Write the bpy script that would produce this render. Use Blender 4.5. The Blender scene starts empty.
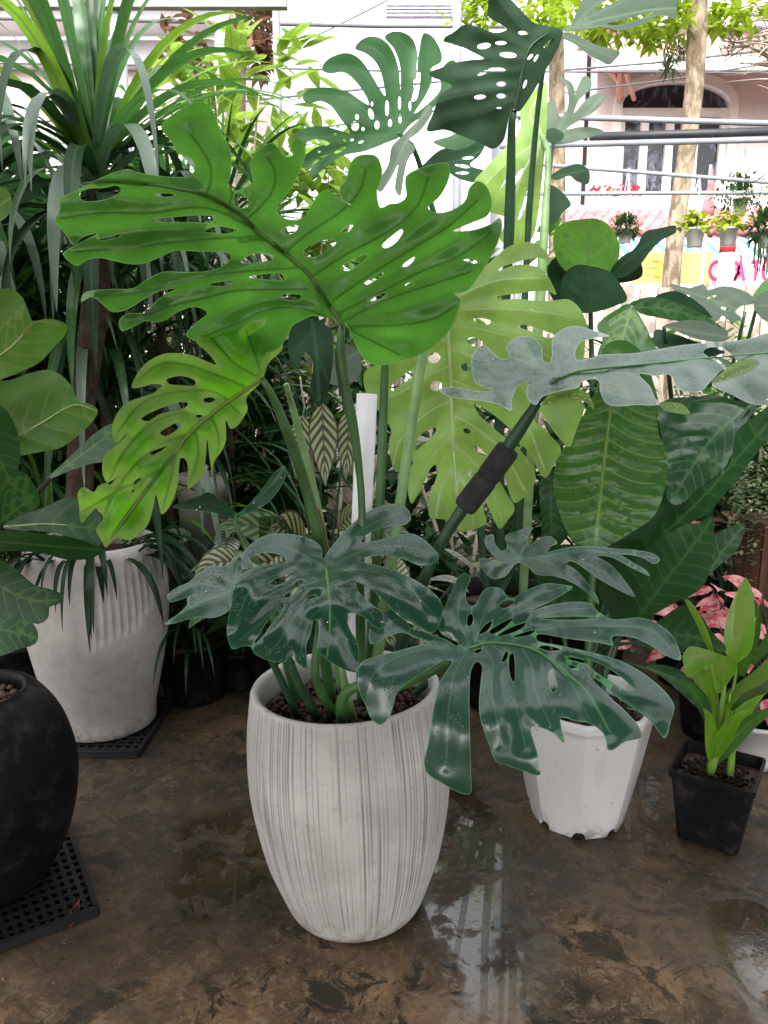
import bpy, math, random
import numpy as np
from mathutils import Vector, Matrix, noise as mnoise
from mathutils.geometry import delaunay_2d_cdt
R = math.radians
SC = bpy.context.scene
COL = SC.collection
rnd = random.Random(7)

# ------------------------------------------------------------------ camera
PITCH, FPX, CAMZ = R(11), 768.0, 1.25
cam = bpy.data.objects.new('camera', bpy.data.cameras.new('camera'))
COL.objects.link(cam)
cam.location = (0, 0, CAMZ)
cam.rotation_euler = (R(90) - PITCH, 0, 0)
cam.data.sensor_fit = 'VERTICAL'
cam.data.sensor_height = 36
cam.data.lens = 36 * FPX / 1024
cam.data.clip_start = 0.02
cam.data.clip_end = 500
SC.camera = cam

# ------------------------------------------------------------------ sky, sun, exposure
SUN_EL, SUN_ROT = R(37), R(194)          # overcast, the sun behind the viewer and blocked by the added shade roof
w = bpy.data.worlds.new('World')
SC.world = w
w.use_nodes = True
nt = w.node_tree
bg = nt.nodes['Background']
sky = nt.nodes.new('ShaderNodeTexSky')
sky.sky_type = 'NISHITA'
sky.sun_disc = False
sky.sun_elevation = SUN_EL
sky.sun_rotation = SUN_ROT
sky.dust_density = 4.0
sky.air_density = 1.0
hs = nt.nodes.new('ShaderNodeHueSaturation')
hs.inputs['Saturation'].default_value = 0.12
nt.links.new(sky.outputs[0], hs.inputs['Color'])
# overcast: the cloud layer is brightest overhead, (1 + 2 sin el) / 3
tc = nt.nodes.new('ShaderNodeTexCoord')
sx = nt.nodes.new('ShaderNodeSeparateXYZ')
mr = nt.nodes.new('ShaderNodeMapRange')
mr.inputs[1].default_value = 0; mr.inputs[2].default_value = 1
mr.inputs[3].default_value = .85; mr.inputs[4].default_value = 3.4
vm = nt.nodes.new('ShaderNodeVectorMath'); vm.operation = 'SCALE'
nt.links.new(tc.outputs['Generated'], sx.inputs[0])
nt.links.new(sx.outputs[2], mr.inputs[0])
nt.links.new(hs.outputs[0], vm.inputs[0])
nt.links.new(mr.outputs[0], vm.inputs['Scale'])
nt.links.new(vm.outputs[0], bg.inputs[0])
bg.inputs[1].default_value = 0.15
sl = bpy.data.lights.new('sun', 'SUN')
sl.energy = .8
sl.angle = R(25)
sl.color = (1, .97, .92)
sun = bpy.data.objects.new('sun', sl)
COL.objects.link(sun)
sd = Vector((math.sin(SUN_ROT) * math.cos(SUN_EL), math.cos(SUN_ROT) * math.cos(SUN_EL), math.sin(SUN_EL)))
sun.rotation_euler = sd.to_track_quat('Z', 'Y').to_euler()
SC.view_settings.view_transform = 'Standard'
SC.view_settings.look = 'None'
SC.view_settings.gamma = 1
SC.view_settings.exposure = 1.0
SC.render.engine = 'CYCLES'
SC.cycles.use_denoising = True
SC.cycles.max_bounces = 7
SC.cycles.transparent_max_bounces = 4
SC.cycles.caustics_reflective = False
SC.cycles.caustics_refractive = False

# ------------------------------------------------------------------ point helpers
CP, SP = math.cos(PITCH), math.sin(PITCH)
def P(px, py, d):
    """the point at forward distance d (metres) seen at photo position px, py"""
    u = (px - 384) / FPX; v = (512 - py) / FPX
    t = d / (CP + v * SP)
    return Vector((t * u, d, CAMZ + t * (-SP + v * CP)))
def G(px, py, z=0.0):
    """the point at height z seen at px, py"""
    u = (px - 384) / FPX; v = (512 - py) / FPX
    t = (z - CAMZ) / (-SP + v * CP)
    return Vector((t * u, t * (CP + v * SP), z))
def pts(s):
    return [tuple(float(c) for c in q.split(',')) for q in s.split()]

# ------------------------------------------------------------------ object helpers
def root(name, label, cat, loc, group=None):
    o = bpy.data.objects.new(name, None)
    o.empty_display_size = .1
    COL.objects.link(o)
    o.location = loc
    o['label'] = label; o['category'] = cat
    if group: o['group'] = group
    return o
def top(o):
    while o.parent: o = o.parent
    return o
def mesh_obj(name, V, F, mat, parent=None, loc=None, label=None, smooth=True, attrs=None, uv=None):
    off = Vector(top(parent).location) if parent else Vector(loc or (0, 0, 0))
    V = np.asarray([tuple(v) for v in V], dtype=float) - np.array(off)
    me = bpy.data.meshes.new(name)
    me.from_pydata([tuple(v) for v in V], [], [tuple(int(i) for i in f) for f in F])
    if attrs:
        for k, a in attrs.items():
            at = me.attributes.new(k, 'FLOAT', 'POINT')
            at.data.foreach_set('value', np.asarray(a, dtype=np.float32))
    if uv is not None:
        l = me.uv_layers.new(name='uv')
        idx = np.empty(len(me.loops), dtype=np.int32)
        me.loops.foreach_get('vertex_index', idx)
        l.data.foreach_set('uv', np.asarray(uv, dtype=np.float32)[idx].ravel())
    if smooth:
        me.polygons.foreach_set('use_smooth', [True] * len(me.polygons))
    me.validate(); me.update()
    o = bpy.data.objects.new(name, me)
    COL.objects.link(o)
    if parent: o.parent = parent
    else: o.location = off
    if mat:
        for m in (mat if isinstance(mat, (list, tuple)) else [mat]): me.materials.append(m)
    if label: o['label'] = label
    return o
def tag(o, label, cat, group=None):
    o['label'] = label; o['category'] = cat
    if group: o['group'] = group
    return o
def struct(o, kind='structure'):
    o['kind'] = kind
    return o
class MB:
    """collects geometry for ONE mesh"""
    def __init__(s): s.V = []; s.F = []; s.U = []
    def add(s, V, F, U=None):
        b = len(s.V)
        s.V += [Vector(v) for v in V]
        s.F += [tuple(i + b for i in f) for f in F]
        s.U += list(U) if U is not None else [(0, 0)] * len(V)
        return s
    def box(s, c, size, rz=0, rot=None):
        m = rot if rot is not None else Matrix.Rotation(rz, 3, 'Z')
        c = Vector(c); h = Vector(size) / 2
        V = [c + m @ Vector((x * h.x, y * h.y, z * h.z)) for x in (-1, 1) for y in (-1, 1) for z in (-1, 1)]
        return s.add(V, [(0, 1, 3, 2), (4, 6, 7, 5), (0, 4, 5, 1), (2, 3, 7, 6), (0, 2, 6, 4), (1, 5, 7, 3)])
    def tube(s, p, r, n=8, cap=True, smooth=True):
        return s.add(*tube_geo(p, r, n, cap, smooth))
    def build(s, name, mat, parent=None, loc=None, label=None, smooth=True, uv=False):
        at = None
        if any(u != (0, 0) for u in s.U[:4]):      # strap and oval leaves: distance from the midrib and from the margin
            q = np.abs(np.array([u[0] for u in s.U]) - .5)
            at = {'mid': q * .05, 'vein': q * .05, 'edge': (.5 - q) * .05}
        else:
            at = {'mid': np.full(len(s.V), .05), 'vein': np.full(len(s.V), .05), 'edge': np.full(len(s.V), .05)}
        return mesh_obj(name, s.V, s.F, mat, parent, loc, label, smooth, attrs=at, uv=s.U if uv else None)

def catmull(p, closed=False, step=3.0, fixed=None):
    """smooth 2-D or 3-D polyline through p, resampled by about step"""
    p = np.asarray([tuple(q) for q in p], float)
    n = len(p)
    if n < 3 and not closed:
        k = max(2, int(np.linalg.norm(p[-1] - p[0]) / step) + 1)
        return np.array([p[0] + (p[-1] - p[0]) * t for t in np.linspace(0, 1, k)])
    out = []
    segs = n if closed else n - 1
    def g(i):
        if closed: return p[i % n]
        if i < 0: return 2 * p[0] - p[1]
        if i >= n: return 2 * p[-1] - p[-2]
        return p[i]
    for i in range(segs):
        p0, p1, p2, p3 = g(i - 1), g(i), g(i + 1), g(i + 2)
        d0 = max(np.linalg.norm(p1 - p0), 1e-6) ** .5; d1 = max(np.linalg.norm(p2 - p1), 1e-6) ** .5; d2 = max(np.linalg.norm(p3 - p2), 1e-6) ** .5
        m1 = d1 * ((p1 - p0) / d0 - (p2 - p0) / (d0 + d1) + (p2 - p1) / d1)
        m2 = d1 * ((p2 - p1) / d1 - (p3 - p1) / (d1 + d2) + (p3 - p2) / d2)
        k = max(1, int(round(np.linalg.norm(p2 - p1) / step)))
        for j in range(k):
            t = j / k
            out.append((2 * t**3 - 3 * t**2 + 1) * p1 + (t**3 - 2 * t**2 + t) * m1 + (-2 * t**3 + 3 * t**2) * p2 + (t**3 - t**2) * m2)
    if not closed: out.append(p[-1])
    return np.array(out)

def tube_geo(p, r, n=8, cap=True, smooth=True):
    p0 = [Vector(q) for q in p]
    L = sum((b - a).length for a, b in zip(p0, p0[1:]))
    if smooth and len(p0) > 2:
        q = [Vector(x) for x in catmull(p0, False, max(L / 24, 1e-4))]
    else:
        q = p0
    m = len(q)
    if isinstance(r, (int, float)): r = [r, r]
    rr = np.interp(np.linspace(0, 1, m), np.linspace(0, 1, len(r)), r)
    V = []; F = []
    t = (q[1] - q[0]).normalized()
    x = t.orthogonal().normalized()
    for i in range(m):
        a = q[max(i - 1, 0)]; b = q[min(i + 1, m - 1)]
        t = (b - a).normalized() if (b - a).length > 1e-9 else t
        x = (x - t * x.dot(t)).normalized()
        y = t.cross(x)
        for k in range(n):
            an = 2 * math.pi * k / n
            V.append(q[i] + (x * math.cos(an) + y * math.sin(an)) * rr[i])
    for i in range(m - 1):
        for k in range(n):
            F.append((i * n + k, i * n + (k + 1) % n, (i + 1) * n + (k + 1) % n, (i + 1) * n + k))
    if cap:
        F.append(tuple(range(n - 1, -1, -1))); F.append(tuple((m - 1) * n + k for k in range(n)))
    return V, F

def lathe(prof, n=64, fn=None):
    """prof: (r, z) list; fn(theta, r, z) -> r"""
    V = []; F = []
    for (r, z) in prof:
        for k in range(n):
            a = 2 * math.pi * k / n
            q = fn(a, r, z) if fn else r
            V.append(Vector((q * math.cos(a), q * math.sin(a), z)))
    for i in range(len(prof) - 1):
        for k in range(n):
            F.append((i * n + k, i * n + (k + 1) % n, (i + 1) * n + (k + 1) % n, (i + 1) * n + k))
    return V, F
def shift(V, loc, rot=None):
    loc = Vector(loc)
    return [loc + (rot @ v if rot is not None else v) for v in V]

# ------------------------------------------------------------------ materials
class NT:
    def __init__(s, name):
        s.m = bpy.data.materials.new(name); s.m.use_nodes = True
        s.t = s.m.node_tree; s.t.nodes.clear()
        s.out = s.n('ShaderNodeOutputMaterial')
    def n(s, typ, ins=None, **kw):
        x = s.t.nodes.new(typ)
        for k, v in kw.items(): setattr(x, k, v)
        for k, v in (ins or {}).items(): s.set(x, k, v)
        return x
    def set(s, x, k, v):
        i = x.inputs[k]
        if isinstance(v, bpy.types.NodeSocket): s.t.links.new(v, i)
        elif isinstance(v, bpy.types.Node): s.t.links.new(v.outputs[0], i)
        elif isinstance(v, tuple) and len(v) == 3 and i.type == 'RGBA': i.default_value = (*v, 1)
        else: i.default_value = v
    def coord(s, which='Object', scale=(1, 1, 1)):
        c = s.n('ShaderNodeTexCoord')
        if scale == (1, 1, 1): return c.outputs[which]
        return s.n('ShaderNodeMapping', {'Vector': c.outputs[which], 'Scale': scale}).outputs[0]
    def noise(s, scale, detail=3, rough=.5, vec=None, dist=0):
        return s.n('ShaderNodeTexNoise', {'Vector': vec if vec is not None else s.coord(), 'Scale': scale, 'Detail': detail, 'Roughness': rough, 'Distortion': dist}).outputs[0]
    def ramp(s, v, a, b, x=0.0, y=1.0):
        return s.n('ShaderNodeMapRange', {0: v, 1: a, 2: b, 3: x, 4: y}, interpolation_type='SMOOTHSTEP').outputs[0]
    def mix(s, f, a, b, blend='MIX'):
        x = s.n('ShaderNodeMix', data_type='RGBA', blend_type=blend)
        for k, v in ((0, f), (6, a), (7, b)):
            i = x.inputs[k]
            if isinstance(v, bpy.types.NodeSocket): s.t.links.new(v, i)
            elif isinstance(v, tuple): i.default_value = (*v, 1)
            else: i.default_value = v
        return x.outputs[2]
    def math(s, op, a, b=0.0):
        return s.n('ShaderNodeMath', {0: a, 1: b}, operation=op).outputs[0]
    def attr(s, name):
        return s.n('ShaderNodeAttribute', attribute_name=name).outputs['Fac']
    def bump(s, h, strength, dist=.01):
        return s.n('ShaderNodeBump', {'Height': h, 'Strength': strength, 'Distance': dist}).outputs[0]
    def princ(s, **kw):
        return s.n('ShaderNodeBsdfPrincipled', {k.replace('_', ' '): v for k, v in kw.items()}).outputs[0]
    def done(s, sh):
        s.t.links.new(sh, s.out.inputs[0]); return s.m

def sc(c, k): return tuple(min(1, x * k) for x in c)
def plain(name, col, rough=.6, var=.25, scale=8, spec=.4, bump=0, metal=0, bscale=60, mud=None, dusty=0.0):
    a = NT(name)
    c = a.mix(a.ramp(a.noise(scale, 5, .6), .3, .7), sc(col, 1 - var), sc(col, 1 + var))
    if mud:      # soil splashes: drips and specks, mostly near the foot
        z = a.n('ShaderNodeSeparateXYZ', {0: a.coord()}).outputs[2]
        s1 = a.math('MULTIPLY', a.ramp(z, .0, mud, 1, 0), a.ramp(a.noise(26, 6, .7), .46, .62))
        s2 = a.math('MULTIPLY', a.ramp(a.noise(75, 3, .6), .66, .72), .7)
        s3 = a.math('MULTIPLY', a.ramp(a.noise(10, 4, .6, a.coord('Object', (1, 1, .12))), .56, .70), .28)
        c = a.mix(a.math('MULTIPLY', a.math('MAXIMUM', a.math('MAXIMUM', s1, s2), s3), .75), c, (.15, .115, .085))
    if dusty:
        c = a.mix(a.math('MULTIPLY', a.ramp(a.noise(18, 6, .7), .5, .72), dusty), c, (.075, .068, .06))
    kw = dict(Base_Color=c, Roughness=rough, Specular_IOR_Level=spec, Metallic=metal)
    if bump: kw['Normal'] = a.bump(a.noise(bscale, 4, .6), bump, .004)
    return a.done(a.princ(**kw))

def leafmat(name, col, vein, trans, tw=.35, rough=.35, spec=.5, dust=None, damt=.5, tip=None, drops=.0, vw=.0016, dscale=28, gate=.52, rim=None, bscale=13, bstr=.34, netamt=.18):
    """leaf blade: own colour with veins, a dusty/wet film or painted sky sheen, water drops, translucent"""
    a = NT(name)
    o = a.coord()
    n1 = a.noise(7, 3, .55, o)
    c = a.mix(a.ramp(n1, .3, .72), sc(col, .72), sc(col, 1.28))
    tr = a.mix(a.ramp(n1, .3, .72), sc(trans, .78), sc(trans, 1.15))
    rg = rough
    vr = a.n('ShaderNodeTexVoronoi', {'Vector': o, 'Scale': 95.0}, feature='DISTANCE_TO_EDGE')
    net = a.ramp(vr.outputs['Distance'], .0, .12, 1, 0)
    c = a.mix(a.math('MULTIPLY', net, netamt), c, sc(vein, .8)); tr = a.mix(a.math('MULTIPLY', net, .22), tr, sc(trans, .5))
    if dust:  # surface film; on the dark and grey monstera leaves it paints in sky sheen
        n2 = a.ramp(a.noise(dscale * 2.6, 5, .66, o, .5), .50, .58)
        n3 = a.ramp(a.noise(8.5, 4, .62, o), gate, gate + .13)
        m = a.math('MULTIPLY', a.math('SUBTRACT', 1.0, a.math('MULTIPLY', a.math('MULTIPLY', n2, n3), .8)), damt)
        m = a.math('MULTIPLY', m, a.ramp(a.noise(9, 2, .5, o), .3, .65, .6, 1.0))
        c = a.mix(m, c, dust)
        rg = a.n('ShaderNodeMapRange', {0: m, 1: 0.0, 2: 1.0, 3: rough * .6, 4: rough * 1.12}).outputs[0]
    vm = a.ramp(a.attr('vein'), vw * .35, vw * 2.2, 1, 0)
    mm = a.ramp(a.attr('mid'), vw * 1.2, vw * 3.2, 1, 0)
    v2 = a.math('MAXIMUM', a.math('MULTIPLY', vm, .75), mm)
    c = a.mix(v2, c, vein)
    tr = a.mix(a.math('MULTIPLY', v2, .8), tr, sc(vein, .7))
    if tip:
        e = a.ramp(a.attr('edge'), .0, .024, 1, 0)
        c = a.mix(a.math('MULTIPLY', e, .6), c, tip); tr = a.mix(a.math('MULTIPLY', e, .6), tr, tip)
    if rim:
        e = a.ramp(a.attr('edge'), .0004, .0022, 1, 0)
        c = a.mix(e, c, rim)
    h = a.math('MULTIPLY', a.noise(bscale, 1.0, .4, o), 3.0)
    nrm = a.bump(h, bstr, .007)
    if drops:
        vo = a.n('ShaderNodeTexVoronoi', {'Vector': o, 'Scale': 150.0, 'Randomness': 1.0})
        gate = a.ramp(a.noise(9, 3, .6, o), .45, .62)
        dm = a.math('MULTIPLY', a.ramp(vo.outputs['Distance'], .12, .3, 1, 0), gate)
        nrm = a.n('ShaderNodeBump', {'Height': dm, 'Strength': drops, 'Distance': .002, 'Normal': nrm}).outputs[0]
    p = a.princ(Base_Color=c, Roughness=rg, Specular_IOR_Level=spec, Normal=nrm)
    t = a.n('ShaderNodeBsdfTranslucent', {'Color': tr, 'Normal': nrm}).outputs[0]
    ms = a.n('ShaderNodeMixShader', {0: tw, 1: p, 2: t}).outputs[0]
    return a.done(ms)

# ------------------------------------------------------------------ leaf blades
def inside(poly, q):
    x, y = q[:, 0], q[:, 1]
    r = np.zeros(len(q), bool)
    x0, y0 = poly[:, 0], poly[:, 1]
    x1, y1 = np.roll(x0, -1), np.roll(y0, -1)
    for a, b, c, d in zip(x0, y0, x1, y1):
        if b == d: continue
        k = ((b > y) != (d > y)) & (x < (c - a) * (y - b) / (d - b) + a)
        r ^= k
    return r
def segdist(lines, q):
    best = np.full(len(q), 1e9)
    for L in lines:
        for a, b in zip(L[:-1], L[1:]):
            ab = b - a
            t = np.clip(((q - a) @ ab) / max(ab @ ab, 1e-9), 0, 1)
            d = np.hypot(*(q - a - t[:, None] * ab).T)
            best = np.minimum(best, d)
    return best
def tps(ctrl):
    c = np.asarray(ctrl, float); X = c[:, :2] / 100.0; d = c[:, 2]; n = len(c)
    def U(r): return np.where(r > 1e-9, r**2 * np.log(np.maximum(r, 1e-9)), 0)
    K = U(np.linalg.norm(X[:, None] - X[None], axis=2)) + np.eye(n) * .02
    Pm = np.c_[np.ones(n), X]
    A = np.block([[K, Pm], [Pm.T, np.zeros((3, 3))]])
    s = np.linalg.lstsq(A, np.r_[d, 0, 0, 0], rcond=None)[0]
    def f(q):
        Q = np.asarray(q, float) / 100.0
        return U(np.linalg.norm(Q[:, None] - X[None], axis=2)) @ s[:n] + s[n] + Q @ s[n + 1:]
    return f
def ell(cx, cy, a, b, ang=0, n=9):
    k = R(ang)
    return [(cx + a * math.cos(t) * math.cos(k) - b * math.sin(t) * math.sin(k), cy + a * math.cos(t) * math.sin(k) + b * math.sin(t) * math.cos(k)) for t in np.linspace(0, 2 * math.pi, n, endpoint=False)]
def blade(parent, mat, outline, ctrl, mid=None, veins=(), holes=(), ells=(), step=6, puff=.006, pw=14, wave=.004, curl=.0, sign=1, name='leaf', label=None, midr=0.0, midmat=None, seed=0, sm=3.0):
    """a leaf blade: outline, holes and veins as seen, laid on a curved surface given by ctrl (x, y, distance);
    sign=1 shows the upper face (lamina bulges to the viewer), -1 the lower face (ribs stand out to the viewer)"""
    if not isinstance(outline, str):          # separate pieces become parts of their own
        for i, q in enumerate(outline):
            o = blade(parent, mat, q, ctrl, mid, veins, holes, ells, step, puff, pw, wave, curl, sign, name, label, 0, None, seed + i * 17, sm)
        return o
    outs = [outline]
    O = [catmull(pts(s), True, sm) for s in outs]
    H = [catmull(pts(h), True, 2.2) for h in holes] + [catmull(ell(*e), True, 2.2) for e in ells]
    VL = [catmull(pts(v), False, 5) for v in veins]
    M = [catmull(pts(mid), False, 5)] if mid else []
    allp = np.vstack(O)
    f = tps(ctrl)
    rg = np.random.RandomState(seed + 3)
    lo, hi = allp.min(0), allp.max(0)
    gx = np.arange(lo[0], hi[0], step); gy = np.arange(lo[1], hi[1], step * .866)
    gr = np.array([(x + (step / 2 if j % 2 else 0), y) for j, y in enumerate(gy) for x in gx]) + rg.uniform(-.15, .15, (len(gx) * len(gy), 2)) * step
    ok = np.zeros(len(gr), bool)
    for o in O: ok |= inside(o, gr)
    for h in H: ok &= ~inside(h, gr)
    gr = gr[ok]
    loops = [np.vstack([o, o[:1]]) for o in O + H]
    if len(gr):
        k = segdist(loops, gr) > step * .45
        gr = gr[k]
    if len(gr) and (VL or M):
        gr = gr[segdist(VL + M, gr) > step * .4]
    vv = []; ee = []
    for o in O + H:
        b = len(vv); vv += [tuple(q) for q in o]; ee += [(b + i, b + (i + 1) % len(o)) for i in range(len(o))]
    for L in VL + M:
        b = len(vv); vv += [tuple(q) for q in L]; ee += [(b + i, b + i + 1) for i in range(len(L) - 1)]
    vv += [tuple(q) for q in gr]
    r = delaunay_2d_cdt([Vector(q) for q in vv], ee, [], 0, 1e-4)
    q = np.array([tuple(v) for v in r[0]]); F = [tuple(t) for t in r[2] if len(t) == 3]
    cen = np.array([q[list(t)].mean(0) for t in F])
    keep = np.zeros(len(F), bool)
    for o in O: keep |= inside(o, cen)
    for h in H: keep &= ~inside(h, cen)
    F = [t for t, k in zip(F, keep) if k]
    used = sorted({i for t in F for i in t}); mp = {a: b for b, a in enumerate(used)}
    q = q[used]; F = [tuple(mp[i] for i in t) for t in F]
    d = f(q)
    ds = segdist(VL + M, q) if (VL or M) else np.full(len(q), 50.)
    dm = segdist(M, q) if M else np.full(len(q), 50.)
    de = segdist(loops, q)
    d = d - sign * puff * (1 - np.exp(-(ds / pw) ** 2)) + sign * puff * .5
    d = d + wave * np.array([mnoise.noise((x / 38 + seed * 9.1, y / 38, seed)) for x, y in q])
    d = d + curl * np.exp(-de / 7.0)
    V = [P(x, y, k) for (x, y), k in zip(q, d)]
    px2m = d / FPX
    # faces turned so that normals look to the camera
    a, b, c = [np.array(V[i]) for i in F[0]]
    if np.dot(np.cross(b - a, c - a), np.array((0, 0, CAMZ)) - a) < 0: F = [t[::-1] for t in F]
    o = mesh_obj(name, V, F, mat, parent, label=label, attrs={'vein': ds * px2m, 'mid': dm * px2m, 'edge': de * px2m})
    if midr and M:
        L = M[0]; dd = f(L) - sign * 0 + (sign * puff * .5)
        pp = [P(x, y, k) for (x, y), k in zip(L, dd)]
        MB().tube(pp, [midr, midr * .25], 8, smooth=False).build('midrib', midmat, o)
    return o
def autoveins(mid, n, ang, length, t0=.06, t1=.95, curve=.25):
    """side veins leaving a midrib on both sides"""
    L = catmull(pts(mid), False, 3)
    out = []
    for i in range(n):
        t = t0 + (t1 - t0) * i / max(n - 1, 1)
        k = min(int(t * (len(L) - 1)), len(L) - 2)
        tg = L[k + 1] - L[k]; tg = tg / np.linalg.norm(tg)
        for s in (-1, 1):
            p = L[k].copy(); a = R(ang) * s; q = [p.copy()]
            l = length * (1 - .45 * t)
            for j in range(4):
                c, sn = math.cos(a), math.sin(a)
                p = p + np.array((tg[0] * c - tg[1] * sn, tg[0] * sn + tg[1] * c)) * l / 4
                q.append(p.copy()); a *= (1 - curve * .5)
            out.append(' '.join('%.1f,%.1f' % tuple(x) for x in q))
    return out

# generic three-dimensional leaves for the plants behind
def strap_geo(base, d0, length, width, droop, fold=.25, n=10, twist=0.0, tipw=.05, basew=.55):
    """long narrow leaf leaving base along d0, bending down"""
    p = Vector(base); d = Vector(d0).normalized()
    V = []; F = []; U = []
    side = d.cross(Vector((0, 0, 1)))
    if side.length < .05: side = Vector((1, 0, 0))
    side.normalize()
    for i in range(n + 1):
        t = i / n
        w = width * (basew + (1 - basew) * min(1, t / .3)) * (1 - max(0, (t - .45) / .55) ** 1.8 * (1 - tipw))
        sd = Matrix.Rotation(twist * t, 3, d) @ side
        up = sd.cross(d).normalized()
        if p.z < .025: p.z = .025
        V += [p - sd * w / 2 + up * fold * w * .5, p.copy(), p + sd * w / 2 + up * fold * w * .5]
        U += [(0, t), (.5, t), (1, t)]
        p = p + d * length / n
        d = (d + Vector((0, 0, -1)) * droop / n * (.4 + 1.6 * t)).normalized()
        side = (side - d * side.dot(d)).normalized()
    for i in range(n):
        a = i * 3
        F += [(a, a + 1, a + 4, a + 3), (a + 1, a + 2, a + 5, a + 4)]
    return V, F, U
def leaf_geo(base, d0, up, length, width, droop=.5, fold=.2, n=8, m=2, shape=1.0, tip=1.6):
    """oval pointed leaf"""
    p = Vector(base); d = Vector(d0).normalized(); up = Vector(up)
    side = d.cross(up)
    if side.length < .05: side = d.orthogonal()
    side.normalize()
    V = []; F = []; U = []
    for i in range(n + 1):
        t = i / n
        w = width * (math.sin(math.pi * min(1, t ** .75 * .999)) ** shape) * (1 - .25 * t ** tip) if 0 < t < 1 else width * .03
        u = side.cross(d).normalized()
        for j in range(-m, m + 1):
            s = j / m
            V.append(p + side * s * w / 2 + u * (abs(s) * fold * w * .5 - .05 * w * s * s))
            U.append((.5 + .5 * s, t))
        p = p + d * length / n
        d = (d + Vector((0, 0, -1)) * droop / n * (.3 + 1.4 * t)).normalized()
        side = (side - d * side.dot(d)).normalized()
    k = 2 * m + 1
    for i in range(n):
        for j in range(k - 1):
            F.append((i * k + j, i * k + j + 1, (i + 1) * k + j + 1, (i + 1) * k + j))
    return V, F, U
def rdir(r, el0, el1, az0=0, az1=360):
    a = R(r.uniform(az0, az1)); e = R(r.uniform(el0, el1))
    return Vector((math.cos(a) * math.cos(e), math.sin(a) * math.cos(e), math.sin(e)))
# ------------------------------------------------------------------ ground, road
def groundmat():
    a = NT('wet_stained_concrete')
    o = a.coord()
    n1 = a.noise(2.2, 6, .62, o, .3); n2 = a.noise(9, 6, .65, o, .5); n3 = a.noise(70, 4, .7, o); n4 = a.noise(1.1, 4, .55, o)
    c = a.mix(a.ramp(n1, .34, .68), (.040, .024, .013), (.30, .18, .088))
    c = a.mix(a.ramp(n2, .40, .62), a.mix(.55, c, (.034, .023, .016)), c)
    c = a.mix(a.math('MULTIPLY', a.ramp(a.noise(31, 6, .74, o, .8), .50, .64), .6), c, (.29, .21, .135))
    c = a.mix(a.math('MULTIPLY', a.ramp(a.noise(120, 5, .75, o), .5, .68), .45), c, (.28, .21, .14))
    moss = a.math('MULTIPLY', a.ramp(a.noise(10, 9, .76, o, .9), .52, .565), a.ramp(n4, .36, .5))
    c = a.mix(a.math('MULTIPLY', moss, .9), c, (.017, .018, .011))
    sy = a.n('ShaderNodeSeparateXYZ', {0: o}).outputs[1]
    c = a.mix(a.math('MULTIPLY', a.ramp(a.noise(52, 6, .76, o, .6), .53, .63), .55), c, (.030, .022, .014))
    wet = a.math('ADD', a.noise(1.9, 4, .55, o, .3), a.ramp(sy, 1.15, 1.75, -.12, .16))   # wet patches, plus the shade further back painted in along y
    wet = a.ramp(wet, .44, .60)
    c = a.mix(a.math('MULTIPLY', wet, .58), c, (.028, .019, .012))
    # a film of water right of the big pot and a few puddles at the right
    def spot(x, y, rx, ry):
        v = a.n('ShaderNodeVectorMath', {0: o, 1: (x, y, 0)}, operation='SUBTRACT').outputs[0]
        v = a.n('ShaderNodeVectorMath', {0: v, 1: (1 / rx, 1 / ry, 0)}, operation='MULTIPLY').outputs[0]
        return a.ramp(a.n('ShaderNodeVectorMath', {0: v}, operation='LENGTH').outputs['Value'], .45, 1.15, 1, 0)
    sp = a.math('MAXIMUM', spot(.21, 1.72, .2, .62), a.math('MAXIMUM', spot(.88, 1.42, .22, .34), spot(-.44, 1.75, .22, .3)))
    film = a.math('MULTIPLY', sp, a.ramp(a.noise(9, 5, .62, o, .6), .40, .50))
    film = a.math('MAXIMUM', film, a.math('MULTIPLY', wet, .22))
    rg = a.n('ShaderNodeMapRange', {0: film, 1: 0.0, 2: 1.0, 3: .78, 4: .04}).outputs[0]
    c = a.mix(a.math('MULTIPLY', film, .5), c, (.02, .016, .013))
    keep = a.n('ShaderNodeMapRange', {0: film, 1: 0.0, 2: .8, 3: .5, 4: .11}).outputs[0]
    b1 = a.n('ShaderNodeBump', {'Height': n2, 'Strength': keep, 'Distance': .012}).outputs[0]
    b2 = a.n('ShaderNodeBump', {'Height': n3, 'Strength': keep, 'Distance': .004, 'Normal': b1}).outputs[0]
    return a.done(a.princ(Base_Color=c, Roughness=rg, Coat_Weight=a.math('MULTIPLY', film, .9), Coat_Roughness=.02, Specular_IOR_Level=a.n('ShaderNodeMapRange', {0: film, 1: 0.0, 2: 1.0, 3: .3, 4: 1.0}).outputs[0], Normal=b2))
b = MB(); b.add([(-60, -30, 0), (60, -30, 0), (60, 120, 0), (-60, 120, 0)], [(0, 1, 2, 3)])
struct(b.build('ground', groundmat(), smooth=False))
b = MB(); b.add([(-60, 8.6, .004), (60, 8.6, .004), (60, 14.2, .004), (-60, 14.2, .004)], [(0, 1, 2, 3)])
struct(b.build('road', plain('asphalt', (.05, .05, .052), .8, .3, 3), smooth=False))
b = MB(); b.box((0, 15.5, .07), (120, 2.4, .14))
struct(b.build('pavement', plain('pavement_grey', (.28, .27, .26), .8, .2, 3), smooth=False))

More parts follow.
